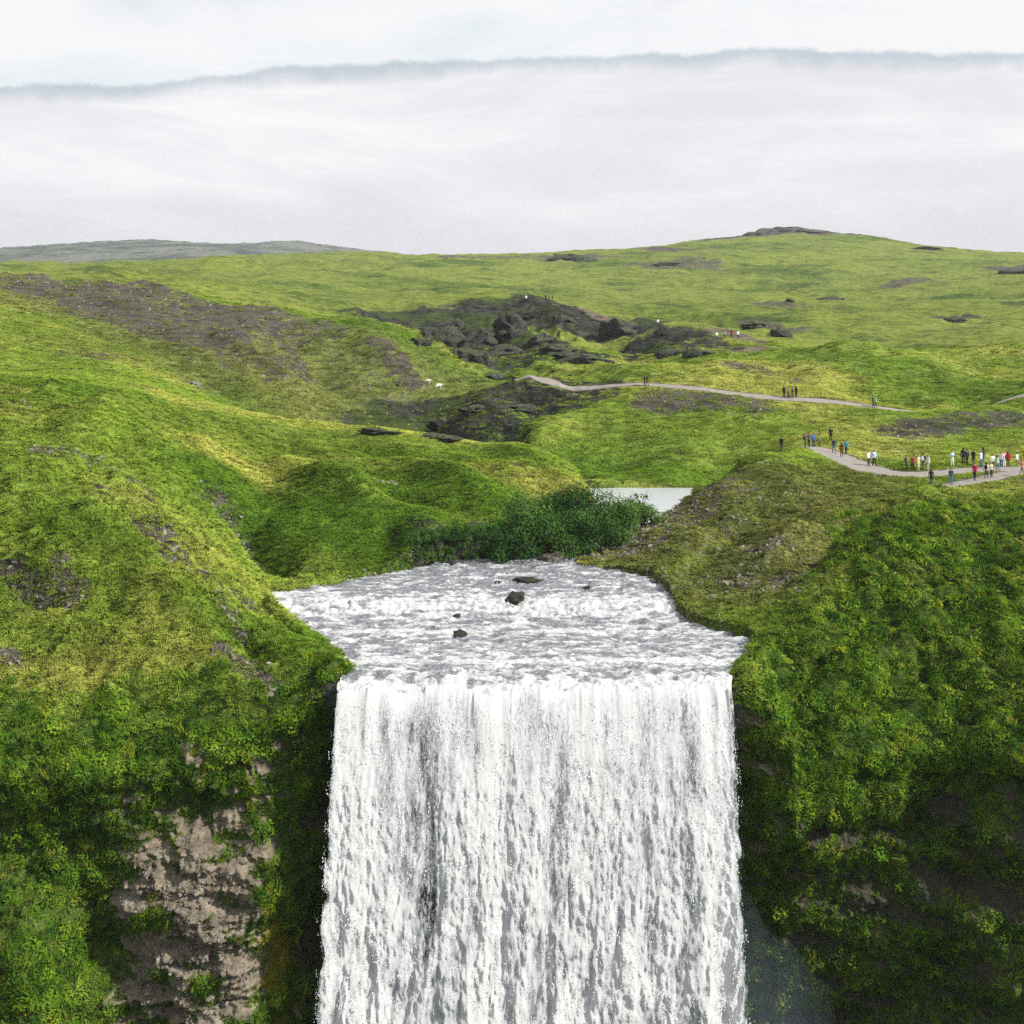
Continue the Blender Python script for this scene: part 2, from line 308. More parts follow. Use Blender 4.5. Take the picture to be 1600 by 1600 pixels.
SCREE_SHADE = [((80,448,246),(320,492,232),17,1.0),((160,495,224),(330,535,208),10,0.9),((300,500,228),(480,520,235),12,0.55),((330,550,203),(420,590,198),6,0.5),((430,560,215),(470,600,200),4,0.75),((590,565,222),(640,620,208),3.0,0.65),((480,560,222),(600,640,200),9,0.36),  # left hill: real scree, spread wider to paint the dome's shade
 ((240,825,101.5),(300,890,97.5),1.3,1),((290,875,98),(385,950,97.5),1.6,1),((340,960,94.5),(380,1000,91),0.5,0.9),((340,1040,88),(430,1090,86),0.8,1.0),((330,760,114),(375,800,109.5),1.6,0.55),
 ((60,910,92.5),(110,925,91.5),0.6,0.9),((0,890,93.5),(40,905,92.8),0.5,0.8),((0,1030,86.5),(20,1040,86.3),0.7,0.9),((60,710,110),(90,720,110),1.0,0.7),((100,705,112),(150,725,111),0.7,0.7),((150,760,106),(165,775,105),0.6,0.8),((225,775,107),(235,785,106),0.5,0.9),((90,905,93),(125,920,92),0.8,1.0),((150,730,111),(230,770,108),0.8,0.5),((0,640,124),(40,650,124),0.8,0.6),((330,740,117),(400,810,110),1.8,0.7),((120,545,178),(170,555,176),3,0.6),((100,580,160),(150,586,160),1.5,0.6),((480,655,170),(520,668,168),1.6,0.7),((590,745,128),(610,752,127),0.8,0.8),((650,790,120),(690,800,118.5),0.7,0.6),((780,735,134),(850,750,130),0.8,0.5),
 ((1110,765,131),(980,865,114.5),3.4,0.95),((1150,760,134),(1120,900,106),4.5,0.40),((1230,760,130),(1200,930,101),4.5,0.36),((1180,860,110),(1200,868,109),1.9,0.9),((1140,915,104.5),(1230,890,103.5),1.6,0.75),((1120,940,101),(1160,950,100),0.9,0.6),((1240,880,104),(1270,850,107),1.5,0.6),((1130,800,122),(1170,770,130),2,0.5),((1300,760,129),(1330,800,118),1.2,0.4),  # right bank spur: real gravel, with shade away from the sun painted in
 ((1040,632,181),(1160,634,179),5.0,0.85),((1410,674,165),(1600,655,169),4.5,0.85),((1150,585,203),(1220,600,196),3.0,0.6),((1010,590,200),(1100,602,192),3,0.35),
 ((1010,418,850),(1070,425,800),28,0.6),((1165,374,1235),(1290,376,1235),42,1.0),((860,402,990),(940,412,960),22,0.9),((1010,400,1050),(1080,405,1000),20,0.8),((700,405,950),(740,402,960),14,0.7),((1470,500,360),(1510,500,360),5,0.8),((1180,505,320),(1230,530,290),5,0.6),((1390,440,650),(1440,436,680),8,0.6),((800,405,960),(950,405,960),22,0.55),((1430,384,1250),(1600,396,1290),26,0.6),((1200,470,450),(1240,475,440),8,0.6),((1290,465,470),(1330,465,470),7,0.5),((1210,525,295),(1240,520,300),5,0.7),((1570,425,790),(1620,420,820),14,0.8)]
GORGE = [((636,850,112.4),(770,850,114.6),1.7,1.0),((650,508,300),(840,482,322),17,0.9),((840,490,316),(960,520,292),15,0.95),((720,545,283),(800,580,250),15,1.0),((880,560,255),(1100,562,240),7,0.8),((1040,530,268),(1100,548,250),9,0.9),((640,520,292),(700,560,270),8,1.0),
 ((660,678,189),(800,612,199),11,1.0),((760,655,185),(900,618,189),7.5,1.0),((690,674,187),(780,684,178),5,1.0),((560,672,193),(650,684,191),3,0.8),((820,650,182),(860,640,184),3,0.9),((1415,674,165),(1600,655,169),4,0.5)]
OLIVE_SHADE = [((200,490,228),(560,600,205),26,1.0),((150,540,185),(300,570,190),10,0.5),((1050,840,114),(1250,800,120),8,1.0),((1120,930,102.5),(1300,850,110),6,1.0),((1100,790,126),(1320,745,130),7,0.9)]  # dull grass; on the right spur it paints the shaded side darker
BROWN = [((880,474,326),(935,497,308),4.5,0.9),((1195,545,248),(1150,566,225),4.5,0.85),((1190,552,240),(1240,545,250),3.5,0.7),((1120,527,272),(1180,535,262),4.0,0.7),((285,597,180),(315,600,178),1.8,0.8),((1560,762,123),(1440,795,115),0.5,0.6),((1330,714,145),(1400,700,152),1.6,0.5),((1380,690,160),(1440,685,160),2.4,0.5),((1460,762,127.5),(1600,748,130),0.9,0.6)]
LUSH = [((350,740,118),(620,860,113),5.5,1),((560,760,126),(760,780,122),7,0.9),((480,690,140),(800,725,138),6,0.7),((100,640,130),(380,680,138),7,0.7),((0,590,140),(260,625,140),4.5,0.9),((490,510,245),(620,545,235),9,1),((650,570,228),(740,600,220),8,0.8),((250,560,190),(400,600,182),8,0.8),((800,590,235),(1000,545,262),8,0.8),((900,720,160),(1150,735,150),6,0.9),((1250,570,215),(1600,600,190),8,0.7),((1060,500,330),(1200,520,300),14,0.8),((430,990,93),(540,1060,87),3.0,0.8),((100,820,99),(200,860,97),3,0.7),((300,960,92),(420,1040,88.5),2.0,0.7)]
gorge = union(GORGE); olive = union(OLIVE_SHADE); scree = union(SCREE_SHADE); brown = union(BROWN); lush = union(LUSH)  # scree and dull-grass masks also carry shade painted on hill and spur
brown = np.maximum(brown, sst(1.2, 0.0, PDG+0.5*fbm(XG/1.2, YG/1.2, 3))*0.75)
slope = np.hypot(np.gradient(ZG, axis=1)/np.maximum(np.gradient(XG, axis=1), 1e-3), np.gradient(ZG, axis=0)/np.maximum(np.gradient(YG, axis=0), 1e-3))
slope = np.clip(slope, 0, 4)
rock = np.clip(sst(0.75, 1.5, slope)*sst(700, 200, YG)*(YG > 150), 0, 1)
wet = sst(0.15, -0.3, SDG+0.25*fbm(XG/0.7, YG/0.7, 3))*(YG < 150)
hrb = sst(1270, 1330, TG*FPX+800+60*fbm(XG/3, YG/3, 3))*sst(122, 112, YG)+sst(1150, 1210, TG*FPX+800)*sst(95, 90, YG)   # lush herbs on the near right slope
hrb = np.where(TG > 0.15, np.clip(hrb, 0, 1), 0)
hrl = sst(3.6, 0.8, YG-rim_Y(ths)[None, :]+1.6*fbm(XG/4, YG/4, 3))*(TG < -0.12)
herb = np.clip(hrb+hrl, 0, 1)
ZG = ZG+herb*(YG < 125)*(0.75*fbm(XG/2.6, YG/2.0, 4)+0.25*ridged(XG/4, YG/1.5, 2)-0.2)*sst(0.0, 1.5, YG-rim_Y(ths)[None, :])*sst(0, 2, SDG)

M = {}
def new_mat(name):
    m = bpy.data.materials.new(name); m.use_nodes = True; t = NT(m.node_tree); t.n.clear(); M[name] = m
    t.out = t.node('ShaderNodeOutputMaterial'); return m, t
def pos(t): return t.node('ShaderNodeNewGeometry').outputs['Position']
def princ(t, color, rough=0.9, spec=0.2, bump=None, strength=0.5, dist=0.1):
    b = t.node('ShaderNodeBsdfPrincipled'); t.put(b.inputs['Base Color'], color); t.put(b.inputs['Roughness'], rough)
    b.inputs['Specular IOR Level'].default_value = spec
    if bump is not None:
        n = t.node('ShaderNodeBump'); t.put(n.inputs['Height'], bump); n.inputs['Strength'].default_value = strength; n.inputs['Distance'].default_value = dist
        t.l.new(n.outputs[0], b.inputs['Normal'])
    t.l.new(b.outputs[0], t.out.inputs[0]); return b
def grass_color(t, p, lushf, olivef):
    """yellow-green dry grass to deep green, in drifts of several sizes"""
    a = t.noise(p, 0.028, 4, 0.55); b = t.noise(t.scaled(p, (0.45, 1.0, 1.0)), 0.13, 5, 0.6); c = t.noise(p, 2.4, 5, 0.7)
    f = t.math('ADD', t.math('MULTIPLY', a, 0.5), t.math('ADD', t.math('MULTIPLY', b, 0.42), t.math('MULTIPLY', c, 0.16)))
    yel = t.mix(t.ramp(c, 0.38, 0.66), (0.285, 0.312, 0.052), (0.385, 0.378, 0.108))
    grn = t.mix(t.ramp(c, 0.35, 0.65), (0.140, 0.225, 0.026), (0.205, 0.285, 0.042))
    base = t.mix(t.ramp(f, 0.485, 0.65), grn, yel)
    deep = t.mix(t.ramp(c, 0.3, 0.7), (0.060, 0.138, 0.012), (0.112, 0.205, 0.020))
    base = t.mix(t.math('MULTIPLY', lushf, 0.95), base, deep)
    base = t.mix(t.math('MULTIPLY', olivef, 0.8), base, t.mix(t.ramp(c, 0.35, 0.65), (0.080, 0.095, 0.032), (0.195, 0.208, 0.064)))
    g = t.noise(p, 1.1, 6, 0.75)
    base = t.mix(t.ramp(g, 0.55, 0.70, 0, 0.38), base, (0.080, 0.105, 0.022))
    # sheep tracks and small terraces: thin darker lines along the slope
    k = t.noise(t.scaled(p, (0.16, 0.42, 1.7)), 1.0, 6, 0.72)
    return t.mix(t.ramp(k, 0.56, 0.66, 0, 0.5), base, (0.060, 0.085, 0.020))
gm, t = new_mat('meadow')
p = pos(t)
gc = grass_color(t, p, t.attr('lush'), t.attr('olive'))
# the far plateau is a duller green
n1 = t.noise(p, 0.9, 5, 0.7); n2 = t.noise(p, 6.0, 4, 0.7)
yy = t.node('ShaderNodeSeparateXYZ'); t.l.new(p, yy.inputs[0])
fn_ = t.math('ADD', t.math('MULTIPLY', t.noise(p, 0.010, 5, 0.6), 0.55), t.math('ADD', t.math('MULTIPLY', t.noise(t.scaled(p, (0.5, 1, 1)), 0.05, 6, 0.65), 0.35), t.math('MULTIPLY', t.noise(p, 0.5, 6, 0.8), 0.34)))
fargrass = t.mix(t.ramp(fn_, 0.49, 0.63), (0.052, 0.098, 0.014), (0.175, 0.215, 0.038))
fargrass = t.mix(t.ramp(t.noise(t.scaled(p, (0.6, 1, 1)), 0.07, 9, 0.78), 0.52, 0.64, 0, 0.8), fargrass, (0.036, 0.056, 0.018))
moor = t.mix(t.ramp(t.noise(t.scaled(p, (1, 0.35, 6)), 0.010, 7, 0.7), 0.42, 0.58), (0.045, 0.058, 0.050), (0.135, 0.145, 0.115))
fargrass = t.mix(t.ramp(yy.outputs[1], 1400, 1900), fargrass, moor)
gc = t.mix(t.ramp(yy.outputs[1], 180, 300), gc, fargrass)
herbc = t.mix(t.ramp(n1, 0.35, 0.65), (0.028, 0.062, 0.010), (0.070, 0.115, 0.014))
gc = t.mix(t.attr('herb'), gc, herbc)
vor = t.node('ShaderNodeTexVoronoi'); t.l.new(p, vor.inputs['Vector']); vor.inputs['Scale'].default_value = 2.2
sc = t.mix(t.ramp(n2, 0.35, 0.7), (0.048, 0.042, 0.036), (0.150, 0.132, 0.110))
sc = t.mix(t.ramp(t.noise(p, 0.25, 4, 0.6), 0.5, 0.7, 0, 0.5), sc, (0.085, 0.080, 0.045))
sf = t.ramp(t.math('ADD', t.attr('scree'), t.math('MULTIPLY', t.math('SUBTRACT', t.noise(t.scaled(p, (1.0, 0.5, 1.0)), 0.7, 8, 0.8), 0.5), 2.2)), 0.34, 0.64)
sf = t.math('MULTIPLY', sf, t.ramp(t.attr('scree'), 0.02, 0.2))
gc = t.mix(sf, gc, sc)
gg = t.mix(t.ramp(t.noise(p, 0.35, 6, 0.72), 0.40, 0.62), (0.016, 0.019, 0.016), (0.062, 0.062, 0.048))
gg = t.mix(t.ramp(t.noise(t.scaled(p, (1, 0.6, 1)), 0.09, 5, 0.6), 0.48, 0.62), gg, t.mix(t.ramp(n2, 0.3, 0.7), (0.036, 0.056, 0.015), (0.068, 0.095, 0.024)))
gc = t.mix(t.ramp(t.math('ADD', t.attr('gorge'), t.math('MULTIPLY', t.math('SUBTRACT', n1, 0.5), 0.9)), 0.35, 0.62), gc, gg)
br = t.mix(t.ramp(n2, 0.35, 0.7), (0.105, 0.082, 0.058), (0.205, 0.165, 0.125))
bf = t.ramp(t.math('ADD', t.attr('brown'), t.math('MULTIPLY', t.math('SUBTRACT', n1, 0.5), 1.2)), 0.45, 0.65)
gc = t.mix(bf, gc, br)
rk = t.mix(t.ramp(t.noise(p, 0.6, 5, 0.7), 0.4, 0.65), (0.018, 0.019, 0.020), (0.075, 0.072, 0.066))
gc = t.mix(t.ramp(t.math('ADD', t.attr('rock'), t.math('MULTIPLY', t.math('SUBTRACT', n1, 0.5), 1.0)), 0.4, 0.62), gc, rk)
gc = t.mix(t.attr('wet'), gc, (0.022, 0.024, 0.022))
hgt = t.math('ADD', t.math('MULTIPLY', n1, 1.0), t.math('MULTIPLY', n2, 0.35))
hgt = t.math('ADD', hgt, t.math('MULTIPLY', t.noise(t.scaled(p, (0.5, 1, 1)), 0.16, 6, 0.7), 4.0))
hgt = t.math('SUBTRACT', hgt, t.math('MULTIPLY', t.ramp(t.noise(t.scaled(p, (0.16, 0.42, 1.7)), 1.0, 6, 0.72), 0.5, 0.68), 1.2))
princ(t, gc, 0.95, 0.1, hgt, 0.9, 0.7)
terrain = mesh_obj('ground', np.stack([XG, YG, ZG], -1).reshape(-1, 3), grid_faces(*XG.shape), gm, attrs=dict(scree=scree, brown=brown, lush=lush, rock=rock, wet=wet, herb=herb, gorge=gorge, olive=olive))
tag(terrain, 'grassy hills and plateau on both sides of the river', kind='structure')

# bilinear lookup on the land mesh
from_rows = np.arange(len(rows))
def land_at(X, Y):
    X = np.asarray(X, float); Y = np.asarray(Y, float); th = np.clip(X/Y, ths[0]+1e-6, ths[-1]-1e-6)
    j = np.clip(np.searchsorted(ths, th)-1, 0, NC-2); fj = (th-ths[j])/(ths[j+1]-ths[j])
    dy = rim_Y(th)-Y0; r = Y.copy()
    for _ in range(25): r = Y-dy*np.exp(-(r-Y0)/14.0)
    r = np.clip(r, rows[0], rows[-1]-1e-6); i = np.clip(np.searchsorted(rows, r)-1, 0, len(rows)-2); fi = (r-rows[i])/(rows[i+1]-rows[i])
    def bl(G): return (G[i, j]*(1-fj)+G[i, j+1]*fj)*(1-fi)+(G[i+1, j]*(1-fj)+G[i+1, j+1]*fj)*fi
    return bl
def gz(x, y): return float(land_at(np.array([x]), np.array([y]))(ZG)[0])
# ------------------------------------------------------------------ river, fall, pond, cliff
def sheet(name, X, Y, Z, mat, attrs=None): return mesh_obj(name, np.stack([X, Y, Z], -1).reshape(-1, 3), grid_faces(*X.shape), mat, attrs=attrs)
ry = np.r_[np.arange(83.6, 100, 0.075), np.arange(100, 113.4, 0.085), np.arange(113.4, 131, 0.5)]
ns = 420; ss = np.linspace(0, 1, ns)
mg_ = 0.12+0.58*sst(85.5, 88, ry); LX_, RX_ = bank_x(LBa, ry)-mg_, bank_x(RBa, ry)+mg_
RXg = LX_[:, None]+(RX_-LX_)[:, None]*ss[None, :]; RYg = np.broadcast_to(ry[:, None], RXg.shape).copy()
lipoff = lambda x: 0.5*fbm(x/4.0, x*0+1.5, 3)+0.15*fbm(x/0.9, x*0+4.2, 3)
lipz = lambda x: 0.20*fbm(x/2.6, x*0+6.1, 3)
RYg = RYg+lipoff(RXg)*np.exp(-(RYg-83.6)/2.2)
steps = 0.30*sst(0.2, -0.2, fbm(RXg/6, RYg*0+3, 3)*0.6+(RYg-88.5)/1.2)-0.15
chop = 0.20*ridged(RXg/2.6+0.5*fbm(RXg/3, RYg/2, 2), RYg/1.1, 3)+0.10*fbm(RXg/0.55, RYg/0.32, 3)
casc = np.exp(-((RYg-100.4)/1.9)**2); lipf = sst(88, 84.5, RYg)
lipv = 1.3*fbm(RXg/3.0, RXg*0+1.5, 3)
zz = zw(RYg+0.9*fbm(RXg/2.2, RYg/6, 3)*casc)+chop*(0.7+0.5*casc+0.35*lipf)-0.10
u_ = np.broadcast_to(ry[:, None], RYg.shape); zz = zz-0.35*sst(85.4, 83.6, u_)**2+lipz(RXg)*np.exp(-(u_-83.6)/3)
foam = 0.22+0.42*ridged(RXg/4.5+0.4*fbm(RXg/3, RYg/2, 2), RYg/1.3, 4)*0.5+0.55*fbm(RXg/1.8, RYg/0.45, 4)+0.42*casc+lipf*(0.15+0.7*fbm(RXg/1.4, RYg/2.5, 3))+1.2*(chop-0.1)
foam = foam+0.5*np.exp(-((RYg-88.3)/0.6)**2)+0.3*np.exp(-((RYg-95)/0.7)**2)
foam = foam+0.9*sst(84.9, 83.7, np.broadcast_to(ry[:, None], RYg.shape)+0.5*fbm(RXg/1.1, RYg*0+2.2, 3))
foam = np.where(RYg > 104, foam-0.12, foam)
wm, t = new_mat('river_water')
p = pos(t)
fn = t.noise(t.scaled(p, (1.0, 2.2, 1.5)), 3.2, 6, 0.72)
ff = t.ramp(t.math('ADD', t.attr('foam'), t.math('MULTIPLY', t.math('SUBTRACT', fn, 0.5), 2.0)), 0.25, 1.0)
b = princ(t, t.mix(ff, (0.15, 0.16, 0.18), (0.50, 0.505, 0.52)), t.math('ADD', 0.18, t.math('MULTIPLY', ff, 0.6)), 0.5, t.math('ADD', fn, t.math('MULTIPLY', t.noise(p, 14.0, 3, 0.6), 0.3)), 0.8, 0.16)
river = sheet('river', RXg, RYg, zz, wm, dict(foam=foam)); tag(river, 'white-flecked shallow river running to the lip of the fall', kind='structure')
# still pool upstream
py_ = np.arange(126, 147.8, 0.35); pa = bank_x(LBa, py_)-0.6; pb = bank_x(RBa, py_)+0.6
PX = pa[:, None]+(pb-pa)[:, None]*np.linspace(0, 1, 60)[None, :]; PY = np.broadcast_to(py_[:, None], PX.shape)
pm, t = new_mat('pool_water'); p = pos(t)
princ(t, (0.42, 0.44, 0.47), 0.12, 0.5, t.noise(t.scaled(p, (1, 3, 1)), 1.5, 3), 0.25, 0.05)
pool = sheet('river_pool', PX, PY, np.full(PX.shape, -24.47), pm); tag(pool, 'pale still stretch of river beyond the shrubs', kind='structure')

# the fall: three sheets of falling water, one behind the other
def fall_sheet(name, back, nx, nz, dens_bias, seed, label):
    a = np.linspace(0, 1, nx); h = (np.linspace(0, 1, nz)**1.25)*35.0
    A, H = np.meshgrid(a, h)
    xl = -11.35-0.022*H*1.6; xr = 14.25+0.012*H*1.6
    if back == 0: xl = xl-0.0; xr = xr+0.0
    xl = xl+0.25*fbm(H/2.0+seed, H*0+seed, 4)*sst(0, 8, H); xr = xr+0.22*fbm(H/1.6+seed*2, H*0+seed, 4)*sst(0, 8, H)
    X = xl+(xr-xl)*A
    lip = 1.3*fbm(X/3.0, X*0+1.5, 3)
    v = 2.0+0.10*fbm(X/1.9, X*0+seed, 3)
    ye = np.interp(X[0], RXg[0], RYg[0])[None, :]; ze = np.interp(X[0], RXg[0], zz[0])[None, :]      # the sheet leaves the river's edge
    Y = 83.6+(ye-83.6)*sst(4.0, 0.0, H)-np.clip(v, 0.7, 4)*np.sqrt(2*H/9.8)+back+0.02
    # strands twist slowly and clump as they drop
    s1 = X+0.25*fbm(X/1.5, H/9+seed, 3)
    bil = fbm(s1/1.3+0.12*H, H/4.0-seed, 4)*sst(3, 20, H)
    rib = 0.08*fbm(s1/0.8, H/4+seed, 4)*sst(0, 4, H)+0.26*bil+0.10*fbm(s1/0.35, H/0.9+seed, 3)*sst(1, 8, H)
    Y = Y-rib
    Z = ze-H-0.25*back+0.02
    d = 0.98+0.25*sst(8, 22, H)+dens_bias+0.34*fbm(s1/0.6, H/3.2+seed, 4)+0.42*fbm(s1/1.9, H/14+seed*3, 3)+0.35*fbm(s1/0.36, H/2.6+seed, 4)*sst(0.5, 8, H)+0.75*bil
    pxl = X/79.5*FPX*0.97+800
    for c, wd, am in ((655, 36, 0.8), (868, 24, 0.42), (950, 18, 0.35), (1072, 26, 0.5), (735, 12, 0.35), (1010, 10, 0.3), (800, 9, 0.25)): d = d-am*np.exp(-((pxl-c-14*fbm(H/7, H*0+c, 2))/wd)**2)*sst(-0.5, 2.5, H)*(0.7+0.3*sst(30, 5, H))
    for c, wd, am in ((560, 30, 0.5), (770, 30, 0.3), (1120, 22, 0.35), (910, 20, 0.2)): d = d+am*np.exp(-((pxl-c)/wd)**2)
    d = d+0.25*sst(0.8, 0.0, H)
    edge = np.minimum(A, 1-A); d = d-0.9*sst(0.018, 0.0, edge)
    o = sheet(name, X, Y, Z, M['fall_water'], dict(dens=d, spk=1-0.55*sst(5, 20, H)))
    return o, X, Y, Z, d
fm, t = new_mat('fall_water'); p = pos(t)
nf = t.noise(t.scaled(p, (1.0, 0.25, 0.11)), 4.5, 5, 0.75)
ng = t.noise(t.scaled(p, (1.0, 0.6, 0.30)), 8.5, 4, 0.85)
dn = t.math('ADD', t.attr('dens'), t.math('ADD', t.math('MULTIPLY', t.math('SUBTRACT', nf, 0.5), 1.3), t.math('MULTIPLY', t.math('SUBTRACT', ng, 0.5), t.math('MULTIPLY', t.attr('spk'), 3.1))))
al = t.ramp(dn, 0.05, 0.72)
df = t.node('ShaderNodeBsdfDiffuse'); t.put(df.inputs[0], t.mix(t.ramp(dn, 0.3, 1.3), (0.46, 0.485, 0.515), (0.68, 0.688, 0.705)))
bp = t.node('ShaderNodeBump'); t.put(bp.inputs['Height'], dn); bp.inputs['Strength'].default_value = 0.4; bp.inputs['Distance'].default_value = 0.12; mxn = t.node('ShaderNodeMix', data_type='VECTOR'); mxn.inputs[0].default_value = 0.45; mxn.inputs[4].default_value = (0.1, -0.75, 0.65); t.l.new(bp.outputs[0], mxn.inputs[5]); vn = t.node('ShaderNodeVectorMath', operation='NORMALIZE'); t.l.new(mxn.outputs[1], vn.inputs[0]); t.l.new(vn.outputs[0], df.inputs['Normal'])
tl = t.node('ShaderNodeBsdfTranslucent'); t.put(tl.inputs[0], (0.64, 0.65, 0.67))
m1 = t.node('ShaderNodeMixShader'); m1.inputs[0].default_value = 0.35; t.l.new(df.outputs[0], m1.inputs[1]); t.l.new(tl.outputs[0], m1.inputs[2])
tr = t.node('ShaderNodeBsdfTransparent'); m2 = t.node('ShaderNodeMixShader'); t.put(m2.inputs[0], al); t.l.new(tr.outputs[0], m2.inputs[1]); t.l.new(m1.outputs[0], m2.inputs[2])
t.l.new(m2.outputs[0], t.out.inputs[0])
fall_root = empty('waterfall', (1.4, 83.5, -61.8)); tag(fall_root, 'tall white waterfall dropping over the cliff between the green slopes', kind='structure')
FS = []
for nm, back, nx, nz, db, sd_ in (('water_sheet', 0.0, 420, 330, 0.0, 1.7), ('water_sheet', 0.40, 300, 240, 0.0, 5.1), ('water_sheet', 0.85, 160, 140, 0.1, 8.3)):
    o, X, Y, Z, d = fall_sheet(nm, back, nx, nz, db, sd_, None)
    FS.append((X, Y, Z, d)); o.parent = fall_root; o.matrix_parent_inverse = fall_root.matrix_world.inverted()
    o.location = (-1.4, -83.5, 61.8); o.matrix_parent_inverse.identity()

# cliff round the plunge pool: rock relief over a vertical reference
CL = [(-900,1180,72),(-900,1600,70),(-400,1200,77.5),(-400,1400,76),(-400,1700,74),
 (0,1150,81.3),(0,1250,81.2),(0,1320,82.6),(0,1400,81),(0,1520,79.2),(0,1650,78),(60,1500,79.4),(80,1620,78.6),(90,1320,84),(150,1180,82),(150,1250,82.2),(160,1310,83.6),(170,1400,83.8),(130,1450,83.6),(150,1600,81.8),
 (230,1180,82.4),(300,1200,82.6),(300,1275,84.4),(230,1350,82.4),(290,1340,82.2),(300,1420,81.9),(220,1450,82.6),(300,1520,82),(380,1400,82.2),(420,1330,83),(430,1450,82.8),(420,1560,82.3),(446,1400,83.6),(450,1500,83.6),(450,1600,83.4),(440,1650,82.6),(300,1620,81.2),(380,1250,84),(400,1160,84),
 (455,1300,84.6),(470,1450,86),(485,1600,86.6),(450,1180,85),(505,1150,86.2),(510,1250,87),(500,1700,87),
 (600,1090,85.4),(800,1090,85.4),(1000,1090,85.4),(1110,1090,85.4),(600,1200,87.4),(800,1200,87.4),(1000,1200,87.4),(1110,1200,87),(600,1450,88),(800,1450,88),(1000,1450,88),(1110,1450,88),(700,1750,88),(1000,1750,88),
 (1155,1130,85.2),(1170,1250,86.2),(1165,1400,88.2),(1170,1550,89),(1200,1180,84.6),(1250,1250,83.6),(1230,1310,84.2),(1300,1290,83.8),(1290,1330,85.2),(1250,1345,87.2),(1330,1330,86),(1250,1400,87.4),(1270,1470,87.8),(1220,1600,89),
 (1360,1200,84.8),(1400,1170,85.2),(1410,1220,87),(1400,1300,86.2),(1400,1330,87.4),(1450,1140,86),(1460,1200,88),(1500,1240,87.4),(1540,1160,84.6),(1550,1210,86.6),(1600,1170,83.2),(1600,1210,85.4),(1600,1260,84.6),
 (1480,1310,86),(1540,1320,84.4),(1600,1330,83.4),(1500,1370,87.2),(1450,1360,87),(1600,1370,84.6),(1520,1420,84.8),(1460,1400,85.6),(1600,1440,83.8),(1500,1480,86.2),(1400,1480,87),(1350,1400,87),(1330,1500,87.8),(1560,1530,83.2),(1600,1530,82.6),(1560,1580,85.2),(1480,1560,87),(1400,1600,88),(1600,1640,83),(1500,1680,86),
 (2000,1180,79),(2000,1250,80.5),(2000,1450,78),(2000,1700,77),(2500,1200,72),(2500,1700,69)]
Ca = np.array(CL, float); CX = (Ca[:, 0]-800)/FPX*Ca[:, 2]; CZ = -(Ca[:, 1]-HOR)/FPX*Ca[:, 2]
cl_tps = TPS(np.c_[CX/10, CZ/10], Ca[:, 2], 2e-4)
cth = np.linspace(-0.60, 0.60, 1100); ncz = 420
cYr = rim_Y(cth); cXr = cth*cYr
bl = land_at(cXr, cYr+0.05); zr = bl(ZG)
zr = np.where((cXr > -11.6) & (cXr < 14.4), -28.0, zr-0.03)
tt = np.linspace(0, 1, ncz)
CXg = np.broadcast_to(cXr[None, :], (ncz, 1100)).copy()
CZg = zr[None, :]+(-62.5-zr[None, :])*tt[:, None]
_cu = np.linspace(-55, 55, 300); _cv = np.linspace(-64, -14, 220); _CL = cl_tps(*np.meshgrid(_cu/10, _cv/10))
def cl_lut(x, z):
    a = np.clip((x-_cu[0])/(_cu[1]-_cu[0]), 0, 298.99); b = np.clip((z-_cv[0])/(_cv[1]-_cv[0]), 0, 218.99); i = a.astype(int); j = b.astype(int); a = a-i; b = b-j
    return (_CL[j, i]*(1-a)+_CL[j, i+1]*a)*(1-b)+(_CL[j+1, i]*(1-a)+_CL[j+1, i+1]*a)*b
base = cl_lut(CXg, CZg)
hh = zr[None, :]-CZg
top = sst(0.0, 2.0, hh)
n_b = fbm(CXg/3.5, CZg/2.2, 5); n_s = ridged(CXg/7+0.3*fbm(CXg/4, CZg/4, 2), CZg/1.7+0.05*CXg, 3); n_f = fbm(CXg/0.9, CZg/0.6, 4)
behind = sst(-13.0, -11.6, CXg)*sst(15.8, 14.2, CXg)
leftrock = np.exp(-((CXg+20.6)/4.6)**4-((CZg+42.5)/5.6)**4)*(0.25+0.75*sst(-0.35, 0.15, fbm(CXg/2.4, CZg/2.4, 3)))
amp = top*(1-0.75*behind)
ph = CZg/1.35+0.06*CXg+0.55*fbm(CXg/5, CZg/5, 3); fr_ = ph-np.floor(ph); bed = (sst(0.0, 0.16, fr_)*(0.35+0.65*fr_))*(0.5+0.8*np.clip(pn(CXg/3.1+np.floor(ph)*7.7, np.floor(ph)*3.3)+0.4, 0, 1.2))
crk = np.abs(fbm(CXg/0.8, CZg/1.6, 4)); stone = -np.abs(pn(CXg/0.45, CZg/0.38))-0.6*np.abs(pn(CXg/0.21, CZg/0.19))
CYg = cYr[None, :]*(1-top)+base*top-amp*(0.95*n_b+0.20*n_s+0.22*n_f+0.75*bed*leftrock+0.35*crk+0.22*stone)
# deep horizontal breaks under the overhangs on the right
rightf = sst(16, 20, CXg)
brk = sst(0.35, 0.75, pn(CXg/9+2.1, CZg/2.6+0.07*CXg)+0.25*fbm(CXg/2, CZg/2, 2))
CYg = CYg+rightf*top*brk*1.6
CYg = CYg+leftrock*top*(0.15*fbm(CXg/0.5, CZg/0.4, 3))
